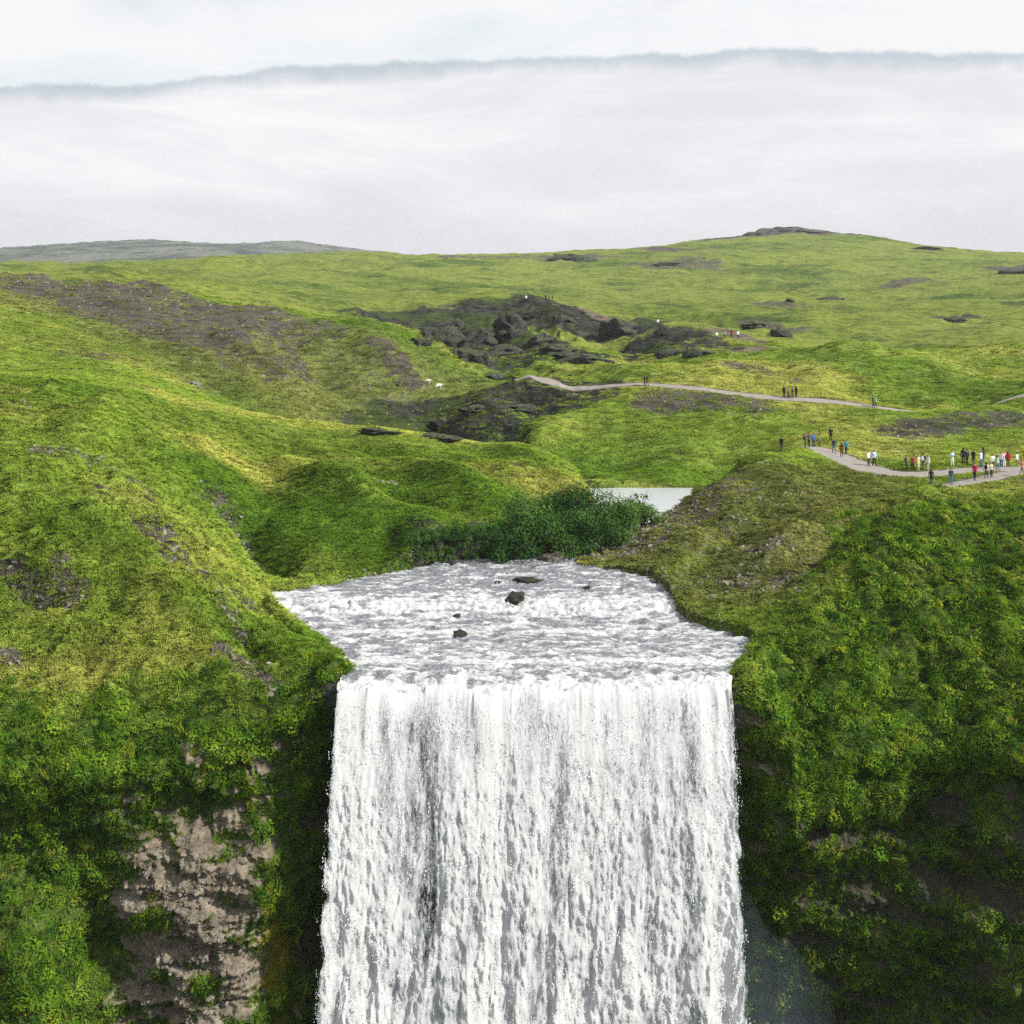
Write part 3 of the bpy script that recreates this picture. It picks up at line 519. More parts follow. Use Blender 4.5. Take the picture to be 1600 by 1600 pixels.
# tuck the first rows back under the turf
CYg[0] += 1.6; CZg[0] -= 0.5
green = 0.80+0.75*fbm(CXg/3.2, CZg/2.2, 4)-1.25*leftrock
green = green-0.12*rightf*sst(-33, -37, CZg)-0.9*behind+0.6*np.exp(-((CXg+14.6)/0.55)**2)*sst(-38, -42, CZg)
green = green+0.7*sst(-24.5, -27, CXg)+0.5*sst(-26, -31, CXg)*sst(-40, -44, CZg)+0.5*rightf*sst(-36, -33, CZg)
upn = -np.gradient(CYg, axis=0)/np.minimum(np.gradient(CZg, axis=0), -1e-3)       # >0 where the face leans back
green = green+0.35*np.clip(-upn*-1, -1.5, 1.5)
ymoss = np.exp(-((CXg+15.2-0.3*fbm(CZg/2, CZg*0, 2))/0.6)**2)*sst(-36, -41, CZg)
wetc = np.clip(behind+sst(20, 15, CXg)*sst(14, 15, CXg)*sst(-36, -42, CZg), 0, 1)
cm, t = new_mat('cliff_rock'); p = pos(t)
q = t.scaled(p, (1, 1, 2.0))
r1 = t.noise(q, 0.7, 7, 0.72); r2 = t.noise(p, 5.0, 5, 0.75); r3 = t.noise(t.scaled(p, (0.5, 0.5, 4.0)), 0.9, 5, 0.6)
rc = t.mix(t.ramp(r1, 0.36, 0.66), (0.115, 0.092, 0.064), (0.285, 0.242, 0.180))
rc = t.mix(t.ramp(r2, 0.5, 0.75, 0, 0.75), rc, (0.34, 0.315, 0.28))
rc = t.mix(t.ramp(r2, 0.46, 0.30, 0, 0.9), rc, (0.028, 0.026, 0.022))
rc = t.mix(t.ramp(r3, 0.55, 0.7, 0, 0.4), rc, (0.06, 0.055, 0.045))
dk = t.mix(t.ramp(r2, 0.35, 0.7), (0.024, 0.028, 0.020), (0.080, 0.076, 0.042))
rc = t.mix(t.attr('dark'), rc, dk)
mo = t.mix(t.ramp(r2, 0.3, 0.7), (0.034, 0.070, 0.012), (0.095, 0.145, 0.020))
mo = t.mix(t.ramp(t.noise(p, 0.5, 4, 0.6), 0.5, 0.65), mo, (0.085, 0.100, 0.018))
gf = t.ramp(t.math('ADD', t.attr('green'), t.math('MULTIPLY', t.math('SUBTRACT', r2, 0.5), 1.0)), 0.35, 0.65)
cc = t.mix(gf, rc, mo)
cc = t.mix(t.ramp(t.math('ADD', t.attr('ymoss'), t.math('MULTIPLY', t.math('SUBTRACT', r2, 0.5), 0.8)), 0.4, 0.7), cc, (0.23, 0.21, 0.015))
cc = t.mix(t.attr('wet'), cc, (0.075, 0.088, 0.085))
princ(t, cc, 0.9, 0.25, t.math('ADD', t.math('MULTIPLY', r1, 1.2), t.math('MULTIPLY', r2, 0.5)), 0.9, 0.35)
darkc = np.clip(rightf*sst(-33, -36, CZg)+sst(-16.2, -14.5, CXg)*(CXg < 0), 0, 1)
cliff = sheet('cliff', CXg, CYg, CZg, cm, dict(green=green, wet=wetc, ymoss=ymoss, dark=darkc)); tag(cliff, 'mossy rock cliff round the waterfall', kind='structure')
# low ground and plunge pool at the foot, below the frame
lgm, t = new_mat('valley_floor'); p = pos(t)
princ(t, t.mix(t.ramp(t.noise(p, 0.15, 6, 0.65), 0.4, 0.6), (0.05, 0.09, 0.015), (0.09, 0.085, 0.07)), 0.95, 0.1)
gx, gy = np.meshgrid(np.linspace(-300, 300, 40), np.linspace(-300, 92, 40))
lowz = -62+1.0*fbm(gx/40, gy/40, 3); vf = sheet('valley_floor', gx, gy, lowz, lgm); tag(vf, 'valley floor at the foot of the cliff', kind='structure')
# ------------------------------------------------------------------ plants
def soft_normal(t, w):
    a = t.node('ShaderNodeAttribute', attribute_name='tn', attribute_type='INSTANCER').outputs['Vector']
    g = t.node('ShaderNodeNewGeometry').outputs['Normal']
    x = t.node('ShaderNodeMix', data_type='VECTOR'); x.inputs[0].default_value = w; t.l.new(a, x.inputs[4]); t.l.new(g, x.inputs[5])
    n = t.node('ShaderNodeVectorMath', operation='NORMALIZE'); t.l.new(x.outputs[1], n.inputs[0]); return n.outputs[0]
def veg_mat(name, cols, trans=0.3, scale=0.6, soft=None):
    m, t = new_mat(name); p = pos(t); oi = t.node('ShaderNodeObjectInfo').outputs['Random']
    n = t.noise(p, scale, 4, 0.65)
    f = t.math('ADD', t.math('MULTIPLY', n, 0.9), t.math('MULTIPLY', t.math('SUBTRACT', oi, 0.5), 0.28))
    c = t.mix(t.ramp(f, 0.30, 0.45), cols[0], cols[1]); c = t.mix(t.ramp(f, 0.45, 0.62), c, cols[2])
    c = t.mix(t.math('GREATER_THAN', oi, 0.93), c, cols[3])
    d = t.node('ShaderNodeBsdfDiffuse'); t.put(d.inputs[0], c); r = t.node('ShaderNodeBsdfTranslucent'); t.put(r.inputs[0], c)
    if soft: t.l.new(soft_normal(t, soft), d.inputs['Normal'])
    mx = t.node('ShaderNodeMixShader'); mx.inputs[0].default_value = trans; t.l.new(d.outputs[0], mx.inputs[1]); t.l.new(r.outputs[0], mx.inputs[2])
    t.l.new(mx.outputs[0], t.out.inputs[0]); return m
# grass takes its colour from the same drifts as the ground it grows on
tm, t = new_mat('grass_blades'); p = pos(t)
oi = t.node('ShaderNodeObjectInfo').outputs['Random']
gcol = grass_color(t, p, t.node('ShaderNodeAttribute', attribute_name='lush', attribute_type='INSTANCER').outputs['Fac'], t.node('ShaderNodeAttribute', attribute_name='olive', attribute_type='INSTANCER').outputs['Fac'])
gcol = t.mix(1.0, gcol, t.mix(oi, (1.05, 1.05, 1.0), (1.5, 1.45, 1.3)), 'MULTIPLY')
gcol = t.mix(t.math('LESS_THAN', oi, 0.07), gcol, (0.060, 0.105, 0.012))
d = t.node('ShaderNodeBsdfDiffuse'); t.put(d.inputs[0], gcol); r = t.node('ShaderNodeBsdfTranslucent'); t.put(r.inputs[0], gcol); t.l.new(soft_normal(t, 0.18), d.inputs['Normal'])
mx = t.node('ShaderNodeMixShader'); mx.inputs[0].default_value = 0.2; t.l.new(d.outputs[0], mx.inputs[1]); t.l.new(r.outputs[0], mx.inputs[2]); t.l.new(mx.outputs[0], t.out.inputs[0])
herb_m = veg_mat('herb_leaves', [(0.030, 0.078, 0.010), (0.085, 0.175, 0.014), (0.180, 0.285, 0.022), (0.200, 0.250, 0.022)], 0.3, 0.42, 0.5)
moss_m = veg_mat('moss_tufts', [(0.032, 0.075, 0.014), (0.085, 0.150, 0.020), (0.155, 0.205, 0.028), (0.16, 0.165, 0.025)], 0.2, 0.45, 0.6)
shrub_m = veg_mat('shrub_leaves', [(0.026, 0.068, 0.016), (0.055, 0.125, 0.026), (0.110, 0.195, 0.040), (0.12, 0.20, 0.045)], 0.25, 0.5)
yel_m = veg_mat('yellow_moss', [(0.16, 0.16, 0.012), (0.22, 0.20, 0.012), (0.28, 0.24, 0.015), (0.10, 0.13, 0.012)], 0.2, 0.9, 0.6)

def tuft(nb, h, lean, seed):
    r = np.random.default_rng(seed); V = []; F = []
    for k in range(nb):
        a = r.uniform(0, 6.283); d = 0.30*math.sqrt(r.uniform()); x, y = d*math.cos(a), d*math.sin(a)
        hh_ = h*r.uniform(0.5, 1.0); la = a+r.normal()*0.7; lx = math.cos(la)*0.35*hh_+lean*hh_*r.uniform(0.5, 1.2); ly = math.sin(la)*0.35*hh_
        wd = 0.022*r.uniform(0.7, 1.5); wa = r.uniform(0, 3.14); wx, wy = wd*math.cos(wa), wd*math.sin(wa); i = len(V)
        V += [(x-wx, y-wy, -0.05), (x+wx, y+wy, -0.05), (x+lx*0.4+wx*0.8, y+ly*0.4+wy*0.8, hh_*0.65), (x+lx*0.4-wx*0.8, y+ly*0.4-wy*0.8, hh_*0.65), (x+lx, y+ly, hh_*(0.95-0.25*lean))]
        F += [(i, i+1, i+2, i+3), (i+3, i+2, i+4)]
    return V, F
def leaf_clump(nl, rad, hgt, size, seed, up=0.6):
    r = np.random.default_rng(seed); V = []; F = []
    for k in range(nl):
        u = r.normal(size=3); u /= np.linalg.norm(u); u[2] = abs(u[2])*1.0-0.15; q = u*np.array([rad, rad, hgt])*r.uniform(0.55, 1.0)
        n = u+np.array([0, 0, up])+0.5*r.normal(size=3); n /= np.linalg.norm(n)
        a = np.cross(n, r.normal(size=3)); a /= np.linalg.norm(a); b = np.cross(n, a); s = size*r.uniform(0.6, 1.4); i = len(V)
        V += [tuple(q-a*s*0.5), tuple(q+b*s*0.28+n*s*0.06), tuple(q+a*s*0.55-n*s*0.08), tuple(q-b*s*0.28+n*s*0.06)]
        F += [(i, i+1, i+2), (i, i+2, i+3)]
    return V, F
def src_collection(name, meshes, mat):
    c = bpy.data.collections.new(name)
    for k, (V, F) in enumerate(meshes):
        o = mesh_obj(name+'_form', V, F, mat, smooth=False, link=False); c.objects.link(o)
    return c
TUFTS = src_collection('grass_tuft', [tuft(26, 0.42, l, 40+k) for k, l in enumerate((0.3, 0.55, 0.8, 0.45))], tm)
HERBS = src_collection('herb', [leaf_clump(60, 0.42, 0.40, 0.17, 60+k) for k in range(2)]+[leaf_clump(110, 0.5, 0.34, 0.10, 64), leaf_clump(60, 0.5, 0.45, 0.15, 65)]+[tuft(34, 0.55, l, 66) for l in (0.5, 0.9)], herb_m)
MOSS = src_collection('moss', [leaf_clump(60, 0.45, 0.28, 0.13, 80+k, 0.2) for k in range(3)], moss_m)
BANKP = src_collection('bank_plant', [leaf_clump(60, 0.45, 0.4, 0.15, 95+k, 0.3) for k in range(3)], shrub_m)
YEL = src_collection('yellow_tuft', [leaf_clump(50, 0.35, 0.25, 0.11, 90+k, 0.1) for k in range(2)], yel_m)
def scatter(name, pts, xax, zax, scl, coll, attrs=None, tn=None):
    """instances of small plants on points, oriented along given axes"""
    n = len(pts); z = zax/np.linalg.norm(zax, axis=1)[:, None]; x = xax-(xax*z).sum(1)[:, None]*z; x /= np.linalg.norm(x, axis=1)[:, None]+1e-9; y = np.cross(z, x)
    # matrix columns x,y,z -> XYZ euler
    ry_ = np.arcsin(np.clip(-x[:, 2], -1, 1)); rx_ = np.arctan2(y[:, 2], z[:, 2]); rz_ = np.arctan2(x[:, 1], x[:, 0])
    me = bpy.data.meshes.new(name); me.vertices.add(n); me.vertices.foreach_set('co', np.asarray(pts, np.float32).ravel())
    a = me.attributes.new('rot', 'FLOAT_VECTOR', 'POINT'); a.data.foreach_set('vector', np.stack([rx_, ry_, rz_], 1).astype(np.float32).ravel())
    a = me.attributes.new('scl', 'FLOAT_VECTOR', 'POINT'); a.data.foreach_set('vector', np.asarray(scl, np.float32).ravel())
    for k, v in (attrs or {}).items():
        a = me.attributes.new(k, 'FLOAT', 'POINT'); a.data.foreach_set('value', np.asarray(v, np.float32))
    a = me.attributes.new('tn', 'FLOAT_VECTOR', 'POINT'); a.data.foreach_set('vector', np.asarray(tn if tn is not None else zax, np.float32).ravel())
    a = me.attributes.new('pick', 'INT', 'POINT'); a.data.foreach_set('value', rng.integers(0, len(coll.objects), n).astype(np.int32))
    o = bpy.data.objects.new(name, me); COL.objects.link(o)
    g = bpy.data.node_groups.new(name, 'GeometryNodeTree')
    g.interface.new_socket('Geometry', in_out='INPUT', socket_type='NodeSocketGeometry'); g.interface.new_socket('Geometry', in_out='OUTPUT', socket_type='NodeSocketGeometry')
    N = g.nodes; gi = N.new('NodeGroupInput'); go = N.new('NodeGroupOutput'); iop = N.new('GeometryNodeInstanceOnPoints'); ci = N.new('GeometryNodeCollectionInfo')
    ci.inputs['Collection'].default_value = coll; ci.inputs['Separate Children'].default_value = True; ci.inputs['Reset Children'].default_value = True
    def na(nm, ty):
        k = N.new('GeometryNodeInputNamedAttribute'); k.data_type = ty; k.inputs['Name'].default_value = nm; return k.outputs['Attribute']
    e2r = N.new('FunctionNodeEulerToRotation'); g.links.new(na('rot', 'FLOAT_VECTOR'), e2r.inputs[0])
    g.links.new(gi.outputs[0], iop.inputs['Points']); g.links.new(ci.outputs[0], iop.inputs['Instance']); iop.inputs['Pick Instance'].default_value = True
    g.links.new(na('pick', 'INT'), iop.inputs['Instance Index']); g.links.new(e2r.outputs[0], iop.inputs['Rotation']); g.links.new(na('scl', 'FLOAT_VECTOR'), iop.inputs['Scale'])
    g.links.new(iop.outputs[0], go.inputs[0])
    md = o.modifiers.new('scatter', 'NODES'); md.node_group = g
    return o
def grid_sample(X, Y, Z, dens, lim=None):
    """random points on a grid surface, dens per square metre of real area; returns points, normals and cell indices"""
    G = np.stack([X, Y, Z], -1); e1 = G[:-1, 1:]-G[:-1, :-1]; e2 = G[1:, :-1]-G[:-1, :-1]
    nn = np.cross(e1, e2); ar = np.linalg.norm(nn, axis=-1); ex = ar*dens[:-1, :-1]
    cnt = rng.poisson(np.clip(ex, 0, 50)); idx = np.repeat(np.arange(cnt.size), cnt.ravel())
    if lim and len(idx) > lim: idx = rng.permutation(idx)[:lim]
    i, j = np.unravel_index(idx, cnt.shape); u = rng.uniform(size=len(i))[:, None]; v = rng.uniform(size=len(i))[:, None]
    pt = G[i, j]*(1-u)*(1-v)+G[i, j+1]*u*(1-v)+G[i+1, j]*(1-u)*v+G[i+1, j+1]*u*v
    n = nn[i, j]/(ar[i, j][:, None]+1e-12); return pt, n, i, j
UP = np.array([0, 0, 1.0])
def down_axis(n, jit):
    d = np.stack([n[:, 0], n[:, 1], np.zeros(len(n))], 1)+1e-4; d /= np.linalg.norm(d, axis=1)[:, None]
    a = rng.normal(size=len(n))*jit; c, s = np.cos(a), np.sin(a)
    return np.stack([d[:, 0]*c-d[:, 1]*s, d[:, 0]*s+d[:, 1]*c, np.zeros(len(n))], 1)
inview = (np.abs(TG) < 0.46)
bare = np.clip(scree*0.9+brown*1.3+rock+wet*1.5+gorge*0.8, 0, 1)
thick = 0.55+0.9*np.clip(fbm(XG/2.5, YG/1.6, 3)+0.2, 0, 1)
dens = np.where(YG < 100, 22, np.where(YG < 140, 11, np.where(YG < 200, 4.5, np.where(YG < 260, 1.2, 0))))*inview*(SDG > -0.08)*(PDG > 0.2)*(1-bare*0.85)*(1-0.85*herb)*thick
pt, nr, i, j = grid_sample(XG, YG, ZG, dens)
nr = np.where(nr[:, 2:3] < 0, -nr, nr)
sz = rng.uniform(0.65, 1.35, len(pt))*np.where(pt[:, 1] < 100, 0.85, np.where(pt[:, 1] < 140, 1.0, np.where(pt[:, 1] < 200, 1.3, np.where(pt[:, 1] < 380, 1.9, np.where(pt[:, 1] < 700, 4.0, 6.0)))))
go_ = scatter('grass', pt, down_axis(nr, 0.5), 0.55*nr+0.45*UP, np.stack([sz*1.2, sz*1.2, sz*rng.uniform(0.6, 1.1, len(pt))*np.where(pt[:, 1] < 105, 0.62, np.where(pt[:, 1] < 140, 0.55, 0.3))], 1), TUFTS, dict(lush=lush[i, j], olive=olive[i, j]), nr)
tag(go_, 'long tussocky grass over the slopes on both banks', 'grass', kind='stuff'); print('grass', len(pt))
# herbs on the near right slope and along the left rim
hd = herb*inview*np.where(YG < 130, 6.0, 0)*(0.35+1.3*np.clip(fbm(XG/2.8, YG/2.2, 4)+0.45, 0, 1))
pt, nr, i, j = grid_sample(XG, YG, ZG, hd); nr = np.where(nr[:, 2:3] < 0, -nr, nr)
sz = 0.45+1.1*rng.uniform(size=len(pt))**2.2; ho = scatter('herbs', pt, down_axis(nr, 3), 0.5*nr+0.5*UP, np.stack([sz, sz, sz], 1), HERBS, None, nr)
tag(ho, 'leafy green herbs covering the steep ground beside the fall', 'herbs', kind='stuff'); print('herbs', len(pt))
# cliff plants
vis = (np.abs(CXg/CYg) < 0.45) & (CZg > -52)
lushc = np.clip(green, 0, 1.4)*(1-behind)
cd = np.where(vis, 5.5*sst(0.35, 0.9, lushc)*(0.75+1.1*np.clip(n_b+0.35, 0, 1)), 0)+vis*5.0*sst(2.4, 0.2, hh)*(1-behind)
topm = sst(-36, -31, CZg)+0.8*sst(-26, -31, CXg)*sst(-40, -44, CZg)
pt, nr, i, j = grid_sample(CXg, CYg, CZg, cd*np.clip(topm+0.5, 0, 1)); nr = np.where(nr[:, 1:2] > 0, -nr, nr)
sz = 0.45+1.2*rng.uniform(size=len(pt))**2.2; co = scatter('cliff_herbs', pt+nr*0.05, down_axis(nr, 3), 0.6*nr+0.4*UP, np.stack([sz, sz, sz], 1), HERBS, None, nr)
tag(co, 'green leafy plants hanging on the cliff edges', 'herbs', kind='stuff'); print('cliff herbs', len(pt))
pt, nr, i, j = grid_sample(CXg, CYg, CZg, cd*np.clip(1.2-topm, 0.1, 1)*1.0); nr = np.where(nr[:, 1:2] > 0, -nr, nr)
sz = rng.uniform(0.4, 1.2, len(pt)); co = scatter('cliff_moss', pt, down_axis(nr, 3), 0.75*nr+0.25*UP, np.stack([sz, sz, sz], 1), MOSS, None, nr)
tag(co, 'dark moss and low plants on the cliff face', 'moss', kind='stuff'); print('moss', len(pt))
pt, nr, i, j = grid_sample(CXg, CYg, CZg, np.where(vis, ymoss*22, 0)); nr = np.where(nr[:, 1:2] > 0, -nr, nr)
sz = rng.uniform(0.4, 1.0, len(pt)); co = scatter('yellow_moss_strip', pt, down_axis(nr, 3), 0.75*nr+0.25*UP, np.stack([sz, sz, sz], 1), YEL, None, nr)
tag(co, 'yellow moss strip down the edge of the left cliff', 'moss', kind='stuff')
# drops thrown off the fall
dm, t = new_mat('water_drops'); dd = t.node('ShaderNodeBsdfDiffuse'); t.put(dd.inputs[0], (0.88, 0.89, 0.91)); t.l.new(dd.outputs[0], t.out.inputs[0])
def drop(s):
    r = np.random.default_rng(s); V = []; F = []
    for k in range(7):
        c = r.normal(size=3)*np.array([0.13, 0.08, 0.3]); q = r.uniform(0.016, 0.042); i = len(V); l = q*r.uniform(1.2, 3.0)
        V += [tuple(c+np.array(v)) for v in ((q, 0, 0), (-q*0.6, q, 0), (-q*0.6, -q, 0), (0, 0, l), (0, 0, -l*0.6))]
        F += [(i, i+1, i+3), (i+1, i+2, i+3), (i+2, i, i+3), (i+1, i, i+4), (i+2, i+1, i+4), (i, i+2, i+4)]
    return V, F
DROPS = src_collection('drop', [drop(k) for k in range(4)], dm)
X, Y, Z, dn_ = FS[0]; ed = np.minimum(np.linspace(0, 1, X.shape[1]), 1-np.linspace(0, 1, X.shape[1]))[None, :]
dd_ = np.where(Z > -52, (7+22*sst(0.03, 0.0, ed))*sst(0.2, 1.2, dn_+0.4), 0)*sst(-27, -29, Z)
pt, nr, i, j = grid_sample(X, Y, Z, dd_, 45000)
pt = pt+rng.normal(size=pt.shape)*np.array([0.16, 0.2, 0.2]); pt[:, 1] -= 0.1
sz = rng.uniform(0.3, 0.8, len(pt)); on = np.tile(UP, (len(pt), 1)).astype(float)
do = scatter('spray_drops', pt, rng.normal(size=(len(pt), 3)), on, np.stack([sz, sz, sz*1.3], 1), DROPS); tag(do, 'white drops flying off the falling water', 'spray', kind='stuff'); print('drops', len(pt))

# loose stones: on the bare rock face, the scree and the water's edge
chip_m = None
stm, t = new_mat('loose_stone'); p = pos(t); oi = t.node('ShaderNodeObjectInfo').outputs['Random']
princ(t, t.mix(t.noise(p, 5, 3), t.mix(oi, (0.06, 0.055, 0.048), (0.30, 0.27, 0.23)), (0.16, 0.14, 0.12)), 0.9, 0.2)
def chip(seed):
    r = np.random.default_rng(seed); V = r.normal(size=(12, 3)); V /= np.linalg.norm(V, axis=1)[:, None]; V *= np.array([0.5, 0.42, 0.33])*r.uniform(0.75, 1.1, (12, 1))
    import bmesh
    bm = bmesh.new(); [bm.verts.new(v) for v in V]; bmesh.ops.convex_hull(bm, input=bm.verts[:]); bm.verts.index_update(); bm.verts.ensure_lookup_table()
    out = ([v.co[:] for v in bm.verts], [[v.index for v in f.verts] for f in bm.faces]); bm.free(); return out
CHIPS = src_collection('stone', [chip(300+k) for k in range(5)], stm)
def stones(name, X, Y, Z, dens, lo, hi, label, lim):
    pt, nr, i, j = grid_sample(X, Y, Z, dens, lim); sz = lo+(hi-lo)*rng.uniform(size=len(pt))**3
    o = scatter(name, pt, rng.normal(size=(len(pt), 3)), UP+0.5*rng.normal(size=(len(pt), 3)), np.stack([sz, sz, sz], 1), CHIPS); tag(o, label, 'stones', kind='stuff'); print(name, len(pt))
stones('cliff_stones', CXg, CYg, CZg, np.where(vis, leftrock*22*sst(0.6, 0.2, green), 0), 0.07, 0.45, 'small stones bedded in the bare rock face', 9000)
stones('scree_stones', XG, YG, ZG, np.where(inview & (YG < 300), scree*np.where(YG < 130, 5.0, 0.7), 0), 0.12, 0.7, 'loose dark stones lying on the bare scree slopes', 16000)
stones('bank_stones', XG, YG, ZG, np.where(inview & (YG < 114) & (YG > 86) & (SDG > -0.9) & (SDG < 0.35), 4.0, 0), 0.15, 0.7, 'small stones along the edge of the river', 1500)
# ------------------------------------------------------------------ paths, rocks, shrubs, people, sheep
_ys = np.exp(np.linspace(np.log(84.5), np.log(1400), 5000))
def stand(px, py):
    """where the line of sight through a picture point first meets the land"""
    x = (px-800)/FPX*_ys; z = -(py-HOR)/FPX*_ys; g = land_at(x, _ys)(ZG); k = np.argmax(z < g); k = k if k > 0 else len(_ys)-1
    return float(x[k]), float(_ys[k]), float(g[k])
pm_, t = new_mat('gravel'); p = pos(t)
n1 = t.noise(p, 1.2, 5, 0.7); n2 = t.noise(p, 9.0, 3, 0.7)
princ(t, t.mix(t.ramp(n2, 0.3, 0.7), t.mix(t.ramp(n1, 0.35, 0.65), (0.15, 0.130, 0.11), (0.235, 0.212, 0.19)), (0.27, 0.25, 0.235)), 0.95, 0.1, n2, 0.5, 0.05)
for k, (pp, lb) in enumerate(zip(PP, ('grey gravel footpath winding across the meadow below the canyon', 'gravel path on the upper side of the terrace where visitors stand', 'gravel path along the front edge of the terrace'))):
    tn_ = np.gradient(pp[:, :2], axis=0); tn_ /= np.linalg.norm(tn_, axis=1)[:, None]; nn_ = np.stack([-tn_[:, 1], tn_[:, 0]], 1)
    cr = np.linspace(-1, 1, 9); wv = 1+0.18*fbm(np.arange(len(pp))/6.0+k*9, np.zeros(len(pp)), 3)
    X = pp[:, 0:1]+nn_[:, 0:1]*cr*pp[:, 2:3]*wv[:, None]; Y = pp[:, 1:2]+nn_[:, 1:2]*cr*pp[:, 2:3]*wv[:, None]
    # fine strip laid a little above the turf
    Xf = np.repeat(X, 3, 0)[:-2]; Yf = np.repeat(Y, 3, 0)[:-2]
    for q in (1, 2):
        Xf[q::3] = X[:-1]*(1-q/3)+X[1:]*(q/3); Yf[q::3] = Y[:-1]*(1-q/3)+Y[1:]*(q/3)
    Z = land_at(Xf.ravel(), Yf.ravel())(ZG).reshape(Xf.shape)+0.07-0.10*np.abs(cr)[None, :]**4
    o = sheet('footpath', Xf, Yf, Z, pm_); tag(o, lb, kind='structure')

def rock_mat(name, a, b, moss):
    m, t = new_mat(name); p = pos(t); n = t.noise(p, 1.6, 6, 0.7); g = t.node('ShaderNodeNewGeometry').outputs['Normal']; sx = t.node('ShaderNodeSeparateXYZ'); t.l.new(g, sx.inputs[0])
    c = t.mix(t.ramp(n, 0.35, 0.65), a, b)
    if moss: c = t.mix(t.math('MULTIPLY', t.ramp(sx.outputs[2], 0.35, 0.8), t.ramp(t.noise(p, 2.2, 4, 0.7), 0.4, 0.6)), c, moss)
    princ(t, c, 0.85, 0.3, t.noise(p, 4.0, 6, 0.75), 0.8, 0.3); return m
rm_dark = rock_mat('basalt', (0.014, 0.014, 0.015), (0.060, 0.057, 0.052), (0.06, 0.082, 0.02))
rm_wet = rock_mat('wet_stone', (0.018, 0.018, 0.017), (0.055, 0.050, 0.042), (0.025, 0.045, 0.010))
rm_grey = rock_mat('pink_grey_stone', (0.11, 0.095, 0.085), (0.24, 0.21, 0.195), None)
rm_crag = rock_mat('far_crag', (0.030, 0.034, 0.040), (0.080, 0.085, 0.090), (0.05, 0.075, 0.03))
import bmesh
def rock_thing(name, loc, size, seed, mat, label, group=None, sub=4, rz=0.0, rough=0.45):
    bm = bmesh.new(); bmesh.ops.create_icosphere(bm, subdivisions=sub, radius=1.0); v = np.array([q.co[:] for q in bm.verts]); f = [[q.index for q in fc.verts] for fc in bm.faces]; bm.free()
    s = seed*3.7
    d = 1+rough*(fbm(v[:, 0]*1.1+s, v[:, 1]*1.1+v[:, 2]*0.7, 4)+0.6*fbm(v[:, 1]*1.4-s, v[:, 2]*2.0, 3))
    v = v*d[:, None]
    # flat facets, as broken stone has
    r = np.random.default_rng(seed)
    for k in range(9):
        n = r.normal(size=3); n /= np.linalg.norm(n); c = r.uniform(0.55, 0.85); e = v@n-c; v = v-np.clip(e, 0, None)[:, None]*n*0.85
    v = v*np.array(size)
    o = mesh_obj(name, v, np.array(f), mat); o.location = loc; o.rotation_euler = (0, 0, rz); tag(o, label, 'rock', group); return o
# stones in the river
for k, (px, Y, sx, sy, sz, dz, lb) in enumerate([
    (825, 106.6, 1.25, 0.7, 0.38, 0.05, 'long low dark rock in the river below the shrubs'), (803, 101.1, 0.75, 0.6, 0.68, 0.25, 'mossy dark rock standing in the cascade of the river'),
    (720, 93.9, 0.58, 0.45, 0.42, 0.08, 'rounded dark rock nearest the lip of the fall'), (714, 98.3, 0.34, 0.3, 0.25, 0.05, 'small dark stone just below the cascade'),
    (778, 106.3, 0.32, 0.3, 0.2, 0.05, 'tiny dark stone left of the long low river rock'), (918, 104.6, 0.35, 0.3, 0.18, 0.08, 'small dark stone on the right side of the river above the cascade'),
    (705, 112.3, 0.75, 0.5, 0.42, 0.0, 'black wet boulder at the foot of the undercut left bank'), (672, 112.2, 0.6, 0.5, 0.5, 0.1, 'dark boulder at the left corner of the undercut bank')]):
    x = (px-800)/FPX*Y; rock_thing('river_rock', (x, Y, float(zw(Y))+dz), (sx, sy, sz), 20+k, rm_wet, lb, 'rocks in the river')
rock_thing('boulder', (P(866, 869, 113.2)[0], 113.2, -25.15), (1.35, 0.9, 0.75), 41, rm_grey, 'pinkish grey boulder at the water under the shrubs')
# broken rock of the undercut bank left of the shrubs
for k, (px, Y, z, sx, sz) in enumerate([(642, 112.0, -24.7, 1.4, 1.1), (668, 112.7, -23.9, 1.6, 1.7), (700, 113.2, -23.9, 1.7, 1.8), (732, 113.7, -23.9, 1.6, 1.8), (765, 114.1, -24.0, 1.7, 1.7), (655, 111.6, -25.0, 0.9, 0.45)]):
    rock_thing('bank_rock', ((px-800)/FPX*Y, Y, z), (sx, 1.0, sz), 50+k, rm_wet, ['mossy rock at the left end of the undercut bank', 'second dark rock block of the undercut bank, counted from the left', 'third dark rock block of the undercut bank, counted from the left', 'fourth dark rock block of the undercut bank, beside the shrubs', 'dark rock block of the undercut bank half hidden by the shrubs', 'low wet ledge stone at the left end of the undercut bank'][k], 'rock blocks of the undercut bank')
